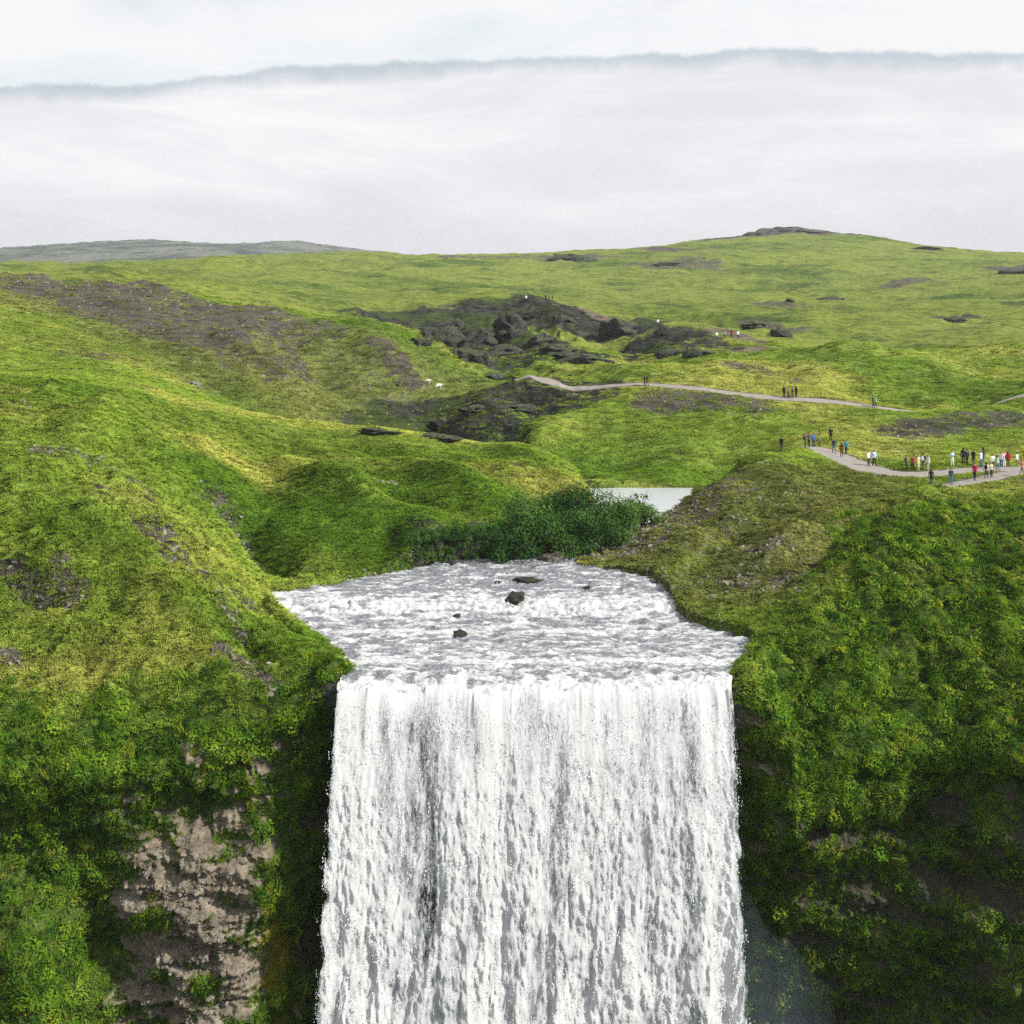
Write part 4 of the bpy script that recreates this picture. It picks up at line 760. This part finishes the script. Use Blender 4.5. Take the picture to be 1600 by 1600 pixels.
# outcrops of the canyon, the nose below the path and the hills
OUT = [(668,522,18,8,'dark rocks along the left wall of the canyon'),(715,508,14,7,'small dark crag high on the left canyon wall'),(760,530,24,13,'black crag at the heart of the canyon'),(830,492,18,8,'dark crag just under the knoll top'),(870,548,24,7,'dark rib above the long ledge at the canyon foot'),(700,528,24,18,'black crag at the upper left of the canyon'),(735,556,20,14,'dark crag at the lower left of the canyon'),(655,534,16,9,'dark rocks on the left lip of the canyon'),(800,512,24,14,'tall dark crag in the middle of the canyon slope'),(792,548,22,8,'flat dark ledge below the middle crag of the canyon'),
 (845,530,18,7,'slanting rock rib on the right of the canyon slope'),(918,560,27,9,'long dark rock ledge at the foot of the canyon'),(975,514,24,9,'dark rock shoulder right of the canyon'),(880,500,16,6,'small dark rock below the knoll top'),(1045,552,22,10,'dark mossy rock mass right of the canyon foot'),(1088,552,18,8,'mossy rock at the right end of the canyon foot'),(1035,520,12,7,'pale-topped rock on the rise right of the canyon'),
 (770,588,18,6,'dark rock at the mouth of the canyon'),(690,660,18,9,'dark rock low on the rocky nose under the path'),(740,640,20,8,'grey rock in the middle of the rocky nose under the path'),(820,640,20,8,'black rock at the right of the rocky nose under the path'),(690,684,26,5,'low dark ledge at the foot of the rocky nose'),(590,676,20,4,'dark low ledge in the gully at the foot of the left hill'),
 (1225,522,14,7,'lone dark rock on the right meadow'),(1235,470,7,4,'small dark rock on the far right plateau'),(302,600,9,5,'reddish brown rock below the scree of the left hill'),(915,405,16,6,'dark rock break on the far ridge in the middle'),(623,602,5,3,'small stone on the grassy flank above the gully'),(890,402,22,5,'long dark break on the far ridge left of the middle'),(1045,412,26,4,'dark flat outcrop on the far slope below the hilltop'),(1445,388,26,3,'dark edge on the far right skyline'),(1582,424,20,5,'dark rock patch at the far right margin'),(1300,466,16,3,'low dark rock line on the right plateau'),(1490,501,12,4,'small dark outcrop on the right plateau meadow'),(1185,508,14,5,'dark bushy rock in the hollow right of the canyon')]
for k, (px, py, wx, hy, lb) in enumerate(OUT):
    x, y, z = stand(px, py+hy*0.6); m = y/FPX
    rock_thing('rock_outcrop', (x, y+wx*m*0.25, z+hy*m*0.25), (wx*m*1.35, wx*m*0.9, hy*m*(1.9 if 240 < y < 340 else 1.4)), 70+k, rm_dark if px != 302 else rm_grey, lb, 'rock outcrops', 4, random.uniform(-0.3, 0.3), 0.7)
for k, (px, Y, w_, h_, lb) in enumerate([(1185, 1235, 18, 4.5, 'left block of the crag on the far hilltop'), (1222, 1235, 28, 6, 'highest middle block of the crag on the far hilltop'), (1262, 1235, 20, 4.5, 'right block of the crag on the far hilltop')]):
    x = (px-800)/FPX*Y; z = gz(x, Y); rock_thing('hilltop_crag', (x, Y, z), (w_, 14, h_), 110+k, rm_crag, lb, 'crag on the far hilltop', 4, 0, 0.7)

# shrubs by the river
bark, t = new_mat('bark'); p = pos(t); princ(t, t.mix(t.ramp(t.noise(p, 6, 4), 0.4, 0.6), (0.05, 0.04, 0.03), (0.10, 0.085, 0.065)), 0.9, 0.1)
def tube(V, F, pts, rad, nseg=6):
    base = len(V); pts = np.array(pts, float)
    for k, q in enumerate(pts):
        d = pts[min(k+1, len(pts)-1)]-pts[max(k-1, 0)]; d /= np.linalg.norm(d)+1e-9
        a = np.cross(d, [0.3, 0.9, 0.1]); a /= np.linalg.norm(a)+1e-9; b = np.cross(d, a)
        for s in range(nseg):
            an = 6.2832*s/nseg; V.append(tuple(q+(a*math.cos(an)+b*math.sin(an))*rad[k]))
    for k in range(len(pts)-1):
        for s in range(nseg): F.append((base+k*nseg+s, base+k*nseg+(s+1) % nseg, base+(k+1)*nseg+(s+1) % nseg, base+(k+1)*nseg+s))
    F.append(tuple(range(base, base+nseg))[::-1]); F.append(tuple(range(base+(len(pts)-1)*nseg, base+len(pts)*nseg)))
def shrub(loc, rx, rz, nleaf, seed, label, leaf=0.20, sparse=False, group='shrubs by the river'):
    r = np.random.default_rng(seed); root = empty('shrub', loc); tag(root, label, 'shrub', group)
    lobes = []
    for k in range(11):
        a = r.uniform(0, 6.283); rr = r.uniform(0.1, 0.75); q = np.array([rx*rr*math.cos(a), rx*0.8*rr*math.sin(a), rz*r.uniform(0.35, 1.0)*(1.05-0.4*rr)]); lobes.append((q, r.uniform(0.28, 0.48)*rx))
    V = []; F = []
    for q, rad in lobes:
        mid = q*0.5+r.normal(size=3)*0.1*rx; tube(V, F, [(r.normal()*0.08, r.normal()*0.08, -0.3), mid, q, q+np.array([0, 0, rad*0.6])], [0.07*rx/2, 0.045*rx/2, 0.025*rx/2, 0.008])
    mesh_obj('stem', V, F, bark, root)
    V = []; F = []
    for k in range(nleaf):
        q, rad = lobes[r.integers(len(lobes))]; u = r.normal(size=3); u /= np.linalg.norm(u)
        rr = rad*(r.uniform(0.55, 1.08) if not sparse else r.uniform(0.1, 1.2)); c = q+u*rr*np.array([1, 1, 0.85])
        if c[2] < -0.2: continue
        n = u+0.7*r.normal(size=3)+np.array([0, 0, 0.5]); n /= np.linalg.norm(n); a = np.cross(n, r.normal(size=3)); a /= np.linalg.norm(a); b = np.cross(n, a); s = leaf*r.uniform(0.6, 1.4); i = len(V)
        V += [tuple(c-a*s*0.5), tuple(c+b*s*0.3), tuple(c+a*s*0.55), tuple(c-b*s*0.3)]; F += [(i, i+1, i+2), (i, i+2, i+3)]
    mesh_obj('foliage', V, np.array(F), shrub_m, root, smooth=False); return root
SH = [(800,876,113.6,2.6,2.0,4200,'low rounded shrub at the water on the left of the thicket'),(822,860,114.8,2.9,3.3,5000,'round dark shrub at the left of the thicket above the low one'),(893,872,114.4,2.9,3.3,5000,'dark shrub in the middle of the thicket beside the boulder'),(900,850,118.5,3.4,4.6,6000,'tallest shrub at the back middle of the thicket'),(938,866,115.2,2.8,3.4,5000,'dark shrub right of the middle of the thicket'),(850,850,118.5,3.0,4.0,5000,'broad shrub behind the left part of the thicket'),(972,846,119,2.7,2.9,4200,'shrub at the right end of the thicket by the hillside'),(1005,822,123.5,1.8,1.6,2400,'small low shrub at the far right tip of the thicket'),(940,836,121.5,2.9,3.4,4200,'shrub at the back right of the thicket below the pale pool'),(770,868,115.6,1.7,2.4,2600,'narrow shrub against the undercut bank')]
for k, (px, py, Y, rx, rz, nl, lb) in enumerate(SH):
    x = (px-800)/FPX*Y; z = max(gz(x, Y), float(zw(Y))-0.3, -(py-HOR)/FPX*Y-0.3); shrub((x, Y, min(z, -(py-HOR)/FPX*Y+0.2)), rx*1.18, rz*1.1, int(nl*1.2), 200+k, lb)
shrub((P(998, 815, 124.5)[0], 124.5, -(815-HOR)/FPX*124.5), 1.3, 3.0, 260, 230, 'thin see-through sapling standing before the pale pool', 0.22, True, 'saplings')
# plants hanging over the undercut bank
bp_ = []
for k in range(750):
    px = rng.uniform(632, 775); Y = np.interp(px, [632, 775], [111.6, 114.2])-rng.uniform(0.2, 1.0); bp_.append(((px-800)/FPX*Y, Y, rng.choice([rng.uniform(-23.1, -22.2), rng.uniform(-25.1, -22.4)], p=[0.65, 0.35])))
bp_ = np.array(bp_); sz = rng.uniform(0.4, 0.9, len(bp_)); nb_ = np.tile([0, -0.6, 0.8], (len(bp_), 1))
bo = scatter('bank_plants', bp_, rng.normal(size=(len(bp_), 3)), nb_, np.stack([sz, sz, sz], 1), BANKP); tag(bo, 'dark plants hanging over the undercut bank by the river', 'plants', kind='stuff')

# ---- people: one skinned body per pose, clothes by material slot
def skin_mesh(name, joints, edges, sub=1, smooth=True):
    me = bpy.data.meshes.new(name); me.from_pydata([j[0] for j in joints], edges, []); me.update()
    o = bpy.data.objects.new(name, me); COL.objects.link(o)
    o.modifiers.new('skin', 'SKIN').use_smooth_shade = True
    if not me.skin_vertices:
        bpy.context.view_layer.objects.active = o
    sv = me.skin_vertices[0].data
    for k, j in enumerate(joints): sv[k].radius = j[1] if hasattr(j[1], '__len__') else (j[1], j[1]); sv[k].use_root = (k == 0)
    if sub: o.modifiers.new('sub', 'SUBSURF').levels = sub; o.modifiers[-1].render_levels = sub
    dg = bpy.context.evaluated_depsgraph_get(); ev = o.evaluated_get(dg); out = bpy.data.meshes.new_from_object(ev)
    bpy.data.objects.remove(o); return out
def cloth(name, c):
    m, t = new_mat(name); p = pos(t); princ(t, t.mix(t.ramp(t.noise(p, 9, 3), 0.3, 0.7), tuple(v*0.8 for v in c), tuple(min(1, v*1.15) for v in c)), 0.85, 0.2); return m
CLR = dict(black=(0.014, 0.014, 0.016), navy=(0.018, 0.026, 0.055), grey=(0.15, 0.15, 0.155), brown=(0.075, 0.038, 0.026), blue=(0.045, 0.12, 0.30), turquoise=(0.03, 0.33, 0.42), white=(0.70, 0.70, 0.70), cream=(0.52, 0.47, 0.36), red=(0.38, 0.025, 0.03), crimson=(0.42, 0.02, 0.09), pink=(0.62, 0.25, 0.30), jeans=(0.07, 0.13, 0.25), skyblue=(0.38, 0.52, 0.66), charcoal=(0.04, 0.042, 0.046), khaki=(0.20, 0.17, 0.11))
CM = {k: cloth(k+'_cloth', v) for k, v in CLR.items()}
skin_c = cloth('skin_tone', (0.42, 0.26, 0.19)); shoe_c = cloth('shoe_leather', (0.03, 0.026, 0.023)); hair_b = cloth('brown_hair', (0.035, 0.022, 0.014)); hair_f = cloth('fair_hair', (0.22, 0.15, 0.075)); hair_k = cloth('black_hair', (0.010, 0.009, 0.009))
def pose_mesh(st, armL, armR):
    """st = stride in metres (0 stands); arm = (elbow offset y, hand offset y, hand z)"""
    J = [((0, 0, 0.95), (0.155, 0.115))]; E = []
    def add(p, r, par): J.append((p, r)); E.append((par, len(J)-1)); return len(J)-1
    b1 = add((0, 0.01, 1.12), (0.145, 0.105), 0); b2 = add((0, 0, 1.32), (0.175, 0.115), b1); nk = add((0, 0.0, 1.47), 0.062, b2); hd = add((0, -0.015, 1.58), (0.082, 0.098), nk); add((0, -0.01, 1.69), (0.062, 0.072), hd)
    for s, arm in ((-1, armL), (1, armR)):
        sh = add((s*0.19, 0, 1.40), 0.072, b2); el = add((s*0.25, arm[0], 1.14), 0.050, sh); wr = add((s*(0.26 if arm[2] < 1 else 0.16), arm[1], arm[2]+0.08), 0.034, el); add((s*(0.26 if arm[2] < 1 else 0.13), arm[1]-0.03, arm[2]), (0.024, 0.042), wr)
        f = s*st*0.5
        hp = add((s*0.095, 0, 0.86), 0.095, 0); kn = add((s*0.10, -f*0.45-0.02, 0.48), 0.066, hp); an = add((s*0.10, -f+0.02, 0.10), 0.045, kn); add((s*0.115, -f-0.13, 0.045), (0.045, 0.035), an)
    me = skin_mesh('person_body', J, E, 1)
    # fingers and nose, small cones joined to the same mesh
    bm = bmesh.new(); bm.from_mesh(me)
    for s, arm in ((-1, armL), (1, armR)):
        hx = s*(0.26 if arm[2] < 1 else 0.13); hy = arm[1]-0.03; hz = arm[2]
        for q, (dx, dy, ln) in enumerate([(0, -0.03, 0.075), (0, -0.01, 0.085), (0, 0.01, 0.08), (0, 0.028, 0.062), (-0.02*s, -0.045, 0.055)]):
            r_ = bmesh.ops.create_cone(bm, cap_ends=True, segments=5, radius1=0.011, radius2=0.007, depth=ln)
            for v in r_['verts']: v.co = Vector((v.co.x+hx+dx, v.co.y+hy+dy-(0.02 if q == 4 else 0.012*(v.co.z < 0)), -v.co.z+hz-0.045+(0.03 if q == 4 else 0)))
    r_ = bmesh.ops.create_cone(bm, cap_ends=True, segments=6, radius1=0.017, radius2=0.004, depth=0.045)
    for v in r_['verts']: v.co = Vector((v.co.x, -0.115+v.co.z*0.3-0.0, 1.585-v.co.z*0.6))
    for s in (-1, 1):
        r_ = bmesh.ops.create_icosphere(bm, subdivisions=1, radius=0.02)
        for v in r_['verts']: v.co = Vector((v.co.x*0.5+s*0.085, v.co.y, v.co.z*1.5+1.59))
        r_ = bmesh.ops.create_icosphere(bm, subdivisions=1, radius=0.011)
        for v in r_['verts']: v.co = Vector((v.co.x+s*0.033, v.co.y*0.5-0.108, v.co.z*0.7+1.612)); 
    bm.to_mesh(me); bm.free(); me.materials.clear()
    for k in range(5): me.materials.append(None)
    for pgn in me.polygons:
        c = pgn.center; lim = 0.19
        if c.z < 0.09: mi = 3
        elif abs(c.x) > lim-0.02 and c.z < 1.0 and c.z > 0.6: mi = 2 if c.z < armL[2]+0.05 else 0
        elif c.z > 1.475: mi = 4 if (c.y < -0.1 and 1.603 < c.z < 1.62 and abs(c.x) > 0.02) else 2
        elif c.z < 0.90: mi = 1
        else: mi = 0
        if c.y < -0.2 and c.z > 1.0 and c.z < 1.3 and abs(c.x) < 0.18: mi = 2 if c.y < -0.27 else 0
        pgn.material_index = mi; pgn.use_smooth = True
    return me
POSES = [pose_mesh(0.0, (0.02, 0.0, 0.80), (0.02, 0.0, 0.80)), pose_mesh(0.34, (0.06, 0.0, 0.84), (-0.02, -0.16, 0.86)), pose_mesh(-0.40, (-0.02, -0.16, 0.86), (0.06, 0.02, 0.84)), pose_mesh(0.10, (0.0, -0.27, 1.16), (0.0, -0.27, 1.16)), pose_mesh(0.06, (0.02, 0.0, 0.80), (0.0, -0.28, 1.18))]
def hair_mesh(long_):
    bm = bmesh.new(); bmesh.ops.create_icosphere(bm, subdivisions=3, radius=1.0)
    for v in bm.verts:
        k = v.co.copy(); v.co = Vector((k.x*0.098, k.y*0.112+0.012, 1.635+k.z*0.105))
        if k.y < -0.35 and k.z < 0.35: v.co.y = max(v.co.y, -0.045)
        if long_ and k.z < 0 and k.y > -0.2: v.co.z -= 0.14*(-k.z); v.co.y += 0.01
        elif k.z < -0.3: v.co.z = max(v.co.z, 1.56)
    me = bpy.data.meshes.new('hair'); bm.to_mesh(me); bm.free()
    for q in me.polygons: q.use_smooth = True
    return me
HAIR = [hair_mesh(False), hair_mesh(True)]
def pack_mesh():
    bm = bmesh.new(); bmesh.ops.create_cube(bm, size=1.0); bmesh.ops.bevel(bm, geom=bm.edges[:], offset=0.18, segments=2, affect='EDGES')
    for v in bm.verts: v.co = Vector((v.co.x*0.30, v.co.y*0.17+0.19, v.co.z*0.44+1.22))
    me = bpy.data.meshes.new('backpack'); bm.to_mesh(me); bm.free(); return me
PACK = pack_mesh()
def person(px, py, top, legs, pose, rz, hair, label, group, h=1.0, pack=None, long_=False):
    x, y, z = stand(px, py); me = POSES[pose]
    o = bpy.data.objects.new('person', me.copy() if False else me); COL.objects.link(o); o.location = (x, y, z+0.02); o.rotation_euler = (0, 0, rz); o.scale = (h, h, h)
    for k, m in enumerate((CM[top], CM[legs], skin_c, shoe_c, hair_k)): o.material_slots[k].link = 'OBJECT'; o.material_slots[k].material = m
    tag(o, label, 'person', group)
    hh_ = bpy.data.objects.new('hair', HAIR[1 if long_ else 0]); COL.objects.link(hh_); hh_.parent = o
    if not HAIR[1 if long_ else 0].materials: HAIR[1 if long_ else 0].materials.append(None)
    hh_.material_slots[0].link = 'OBJECT'; hh_.material_slots[0].material = hair
    if pack:
        b = bpy.data.objects.new('backpack', PACK); COL.objects.link(b); b.parent = o
        if not PACK.materials: PACK.materials.append(None)
        b.material_slots[0].link = 'OBJECT'; b.material_slots[0].material = CM[pack]
    return o
G1, G2, G3, G4 = 'visitors at the back of the terrace', 'visitors on the terrace', 'visitors on the meadow path', 'visitors by the canyon'
PI = math.pi
PEO = [(1221,704,'black','charcoal',0,2.5,hair_k,'person in a black coat standing alone at the left end of the terrace',G1,None),
 (1258,701,'charcoal','charcoal',0,1.0,hair_b,'person in dark grey at the left of the small group on the path end',G1,'grey'),(1264,700,'grey','black',3,-0.6,hair_k,'person in a grey top, second in the small group on the path end',G1,None),(1271,699,'blue','navy',0,0.4,hair_b,'person in a blue jacket in the small group on the path end',G1,None),(1280,699,'khaki','charcoal',0,-2.0,hair_b,'person in a khaki jacket at the right of the small group on the path end',G1,None),
 (1298,690,'black','black',0,2.8,hair_k,'person dressed all in black standing highest above the path bend',G1,None),(1303,709,'navy','jeans',1,0.3,hair_k,'person in a navy jacket and jeans walking on the wide path bend',G1,None),(1315,715,'brown','brown',2,2.9,hair_b,'person in brown walking down the middle of the path bend',G1,None),(1322,710,'turquoise','navy',1,2.6,hair_f,'person in a turquoise jacket on the path bend',G1,None),
 (1357,729,'white','black',2,0.6,hair_b,'left one of two people in white tops on the lower path bend',G2,None),(1366,729,'skyblue','black',1,0.4,hair_f,'right one of the pair on the lower path bend, pale top and black trousers',G2,None),
 (1416,736,'charcoal','black',0,1.4,hair_k,'person in dark clothes at the left end of the middle group',G2,'grey'),(1426,736,'red','black',0,-0.4,hair_b,'person in a red top in the middle group',G2,None),(1435,736,'cream','cream',0,0.8,hair_f,'person all in cream in the middle group',G2,None),(1442,735,'black','grey',3,2.4,hair_k,'person in a black jacket between the two pale ones of the middle group',G2,'white'),(1450,735,'white','cream',0,-1.2,hair_f,'person in a white top at the right end of the middle group',G2,None),
 (1455,758,'black','navy',0,3.0,hair_k,'person in black at the left tip of the front path',G2,None),(1486,758,'charcoal','jeans',0,0.2,hair_b,'person in a dark top and blue jeans on the front path',G2,None),(1523,751,'crimson','navy',1,-0.8,hair_b,'person in a crimson jacket on the front path',G2,None),(1541,748,'white','black',2,2.6,hair_k,'person in a white top and black trousers near the front path',G2,'black'),(1549,747,'cream','navy',0,0.5,hair_f,'person in a cream top and navy trousers near the front path',G2,None),
 (1488,729,'skyblue','white',3,0.3,hair_f,'person in pale blue standing alone on the upper path',G2,None),(1505,726,'black','black',0,2.9,hair_k,'left one of the three people in black behind the upper path',G2,None),(1511,726,'navy','black',0,-2.7,hair_b,'middle one of the three people in dark clothes behind the upper path',G2,None),(1521,726,'black','charcoal',0,2.2,hair_k,'right one of the three people in black behind the upper path',G2,None),
 (1536,724,'charcoal','blue',0,-2.9,hair_k,'person in a charcoal jacket and blue trousers at the back of the right crowd',G2,None),(1533,730,'white','blue',0,0.9,hair_f,'person in white with blue trousers at the left of the right crowd',G2,None),(1551,734,'white','charcoal',4,0.4,hair_b,'person in a white top with one arm raised in the right crowd',G2,None),(1559,736,'skyblue','jeans',1,1.2,hair_b,'person in pale blue and jeans in the right crowd',G2,None),(1565,731,'white','jeans',0,-0.6,hair_f,'person in white beside the pink one in the right crowd',G2,None),(1569,730,'pink','white',0,0.2,hair_f,'person in a pink top in the right crowd',G2,None),(1575,730,'red','black',0,2.9,hair_k,'person in a red jacket in the right crowd',G2,'red'),(1589,730,'white','khaki',0,-2.4,hair_b,'person in a white jacket at the right end of the crowd',G2,None),(1597,744,'pink','khaki',2,1.5,hair_f,'person in pink at the right edge of the picture',G2,None),
 (1225,622,'black','charcoal',0,0.5,hair_k,'leftmost of the four people on the meadow path',G3,None),(1232,623,'khaki','black',1,1.6,hair_b,'second from left of the four people on the meadow path',G3,None),(1238,623,'brown','charcoal',2,-1.5,hair_b,'third from left of the four people on the meadow path',G3,None),(1244,622,'black','black',0,2.0,hair_k,'rightmost of the four people on the meadow path',G3,None),(1364,638,'charcoal','black',1,1.5,hair_k,'darker one of two walkers on the right of the meadow path',G3,None),(1368,638,'skyblue','navy',2,1.5,hair_b,'paler one of two walkers on the right of the meadow path',G3,None),(1007,603,'black','brown',1,-1.5,hair_k,'left one of two dark walkers in the middle of the meadow path',G3,None),(1011,603,'charcoal','black',2,-1.5,hair_k,'right one of two dark walkers in the middle of the meadow path',G3,None),(802,604,'black','black',0,0.3,hair_k,'lone dark walker at the far left end of the meadow path',G3,None),
 (853,470,'black','black',0,0.2,hair_k,'left one of three tiny figures on the knoll top',G4,None),(858,470,'brown','black',0,1.2,hair_k,'middle one of three tiny figures on the knoll top',G4,None),(863,471,'charcoal','navy',0,-1.2,hair_k,'right one of three tiny figures on the knoll top',G4,None),(822,472,'white','black',0,0.2,hair_k,'tiny figure in white left of the knoll top',G4,None),
 (1120,531,'white','jeans',0,0.4,hair_b,'tiny figure in white at the left of the row on the rise',G4,None),(1132,529,'skyblue','black',0,2.4,hair_b,'tiny figure in pale blue in the row on the rise',G4,None),(1143,528,'red','black',0,-0.4,hair_k,'tiny figure in red in the row on the rise',G4,None),(1153,530,'white','charcoal',0,0.4,hair_k,'tiny figure in white at the right of the row on the rise',G4,None),(1028,510,'white','black',0,0.4,hair_k,'tiny figure in white on the rock right of the canyon',G4,None),(1036,512,'charcoal','black',0,1.4,hair_k,'tiny dark figure on the rock right of the canyon',G4,None)]
for k, (px, py, top_, legs_, ps, rz, hr, lb, gp, pk) in enumerate(PEO):
    person(px, py, top_, legs_, ps, rz, hr, lb, gp, (0.94, 1.0, 1.04, 0.97)[k % 4], pk, k % 3 == 1)
# ---- sheep on the hill flank
wool, t = new_mat('wool'); p = pos(t); princ(t, t.mix(t.noise(p, 20, 3), (0.62, 0.59, 0.52), (0.80, 0.78, 0.72)), 0.95, 0.05, t.noise(p, 30, 3), 0.8, 0.04)
face_m = cloth('sheep_face', (0.55, 0.50, 0.44))
J = [((0, 0, 0.62), (0.20, 0.22))]; E = []
def sj(p, r, par): J.append((p, r)); E.append((par, len(J)-1)); return len(J)-1
fr = sj((0, -0.34, 0.64), (0.18, 0.20), 0); bk = sj((0, 0.36, 0.64), (0.18, 0.20), 0); nk = sj((0, -0.52, 0.72), 0.10, fr); hd = sj((0, -0.66, 0.66), 0.075, nk); mz = sj((0, -0.80, 0.55), 0.045, hd); sj((0, 0.52, 0.60), 0.035, bk)
for s in (-1, 1):
    sj((s*0.13, -0.68, 0.69), 0.02, hd)
    a = sj((s*0.12, -0.34, 0.44), 0.06, fr); b = sj((s*0.12, -0.36, 0.25), 0.035, a); sj((s*0.12, -0.34, 0.0), 0.03, b)
    a = sj((s*0.12, 0.32, 0.44), 0.075, bk); b = sj((s*0.12, 0.42, 0.26), 0.035, a); sj((s*0.12, 0.38, 0.0), 0.03, b)
sheep_me = skin_mesh('sheep_body', J, E, 1); sheep_me.materials.clear(); sheep_me.materials.append(wool); sheep_me.materials.append(face_m)
for q in sheep_me.polygons:
    q.use_smooth = True
    if q.center.y < -0.6 or q.center.z < 0.3: q.material_index = 1
for px, py, rz, lb in ((668, 601, 1.2, 'upper of two white sheep grazing on the flank above the gully'), (685, 608, 1.9, 'lower of two white sheep grazing on the flank above the gully')):
    x, y, z = stand(px, py); o = bpy.data.objects.new('sheep', sheep_me); COL.objects.link(o); o.location = (x, y, z+0.05); o.rotation_euler = (0, 0, rz); tag(o, lb, 'sheep', 'grazing sheep')

# ------------------------------------------------------------------ thin haze over the whole place
hz, t = new_mat('haze_air')
pv = t.node('ShaderNodeVolumePrincipled'); pv.inputs['Color'].default_value = (0.86, 0.92, 1.0, 1); pv.inputs['Density'].default_value = 0.00007; pv.inputs['Anisotropy'].default_value = 0.0
t.l.new(pv.outputs[0], t.out.inputs['Volume'])
hv = np.array([(x, y, z) for z in (-66, 118) for x, y in ((-3100, -420), (3100, -420), (3100, 4800), (-3100, 4800))], float)
haze = mesh_obj('haze', hv, [(3, 2, 1, 0), (4, 5, 6, 7), (0, 1, 5, 4), (1, 2, 6, 5), (2, 3, 7, 6), (3, 0, 4, 7)], hz, smooth=False); tag(haze, 'thin pale haze that fades the far hills', 'haze', kind='stuff')

mv, t = new_mat('spray_air'); pv = t.node('ShaderNodeVolumePrincipled'); pv.inputs['Color'].default_value = (0.62, 0.78, 0.95, 1); pv.inputs['Density'].default_value = 0.022; t.l.new(pv.outputs[0], t.out.inputs['Volume'])
bm = bmesh.new(); bmesh.ops.create_icosphere(bm, subdivisions=4, radius=1.0); mvv = np.array([v.co[:] for v in bm.verts]); mvf = np.array([[v.index for v in f.verts] for f in bm.faces]); bm.free()
mvv = mvv*(1+0.18*fbm(mvv[:, 0]*1.3+3, mvv[:, 2]*1.3+mvv[:, 1], 3))[:, None]*np.array([6.5, 2.6, 17.0])+np.array([14.8, 83.2, -57.5])
mist = mesh_obj('spray_mist', mvv, mvf, mv); tag(mist, 'faint bluish spray mist drifting right of the foot of the fall', 'mist', kind='stuff')
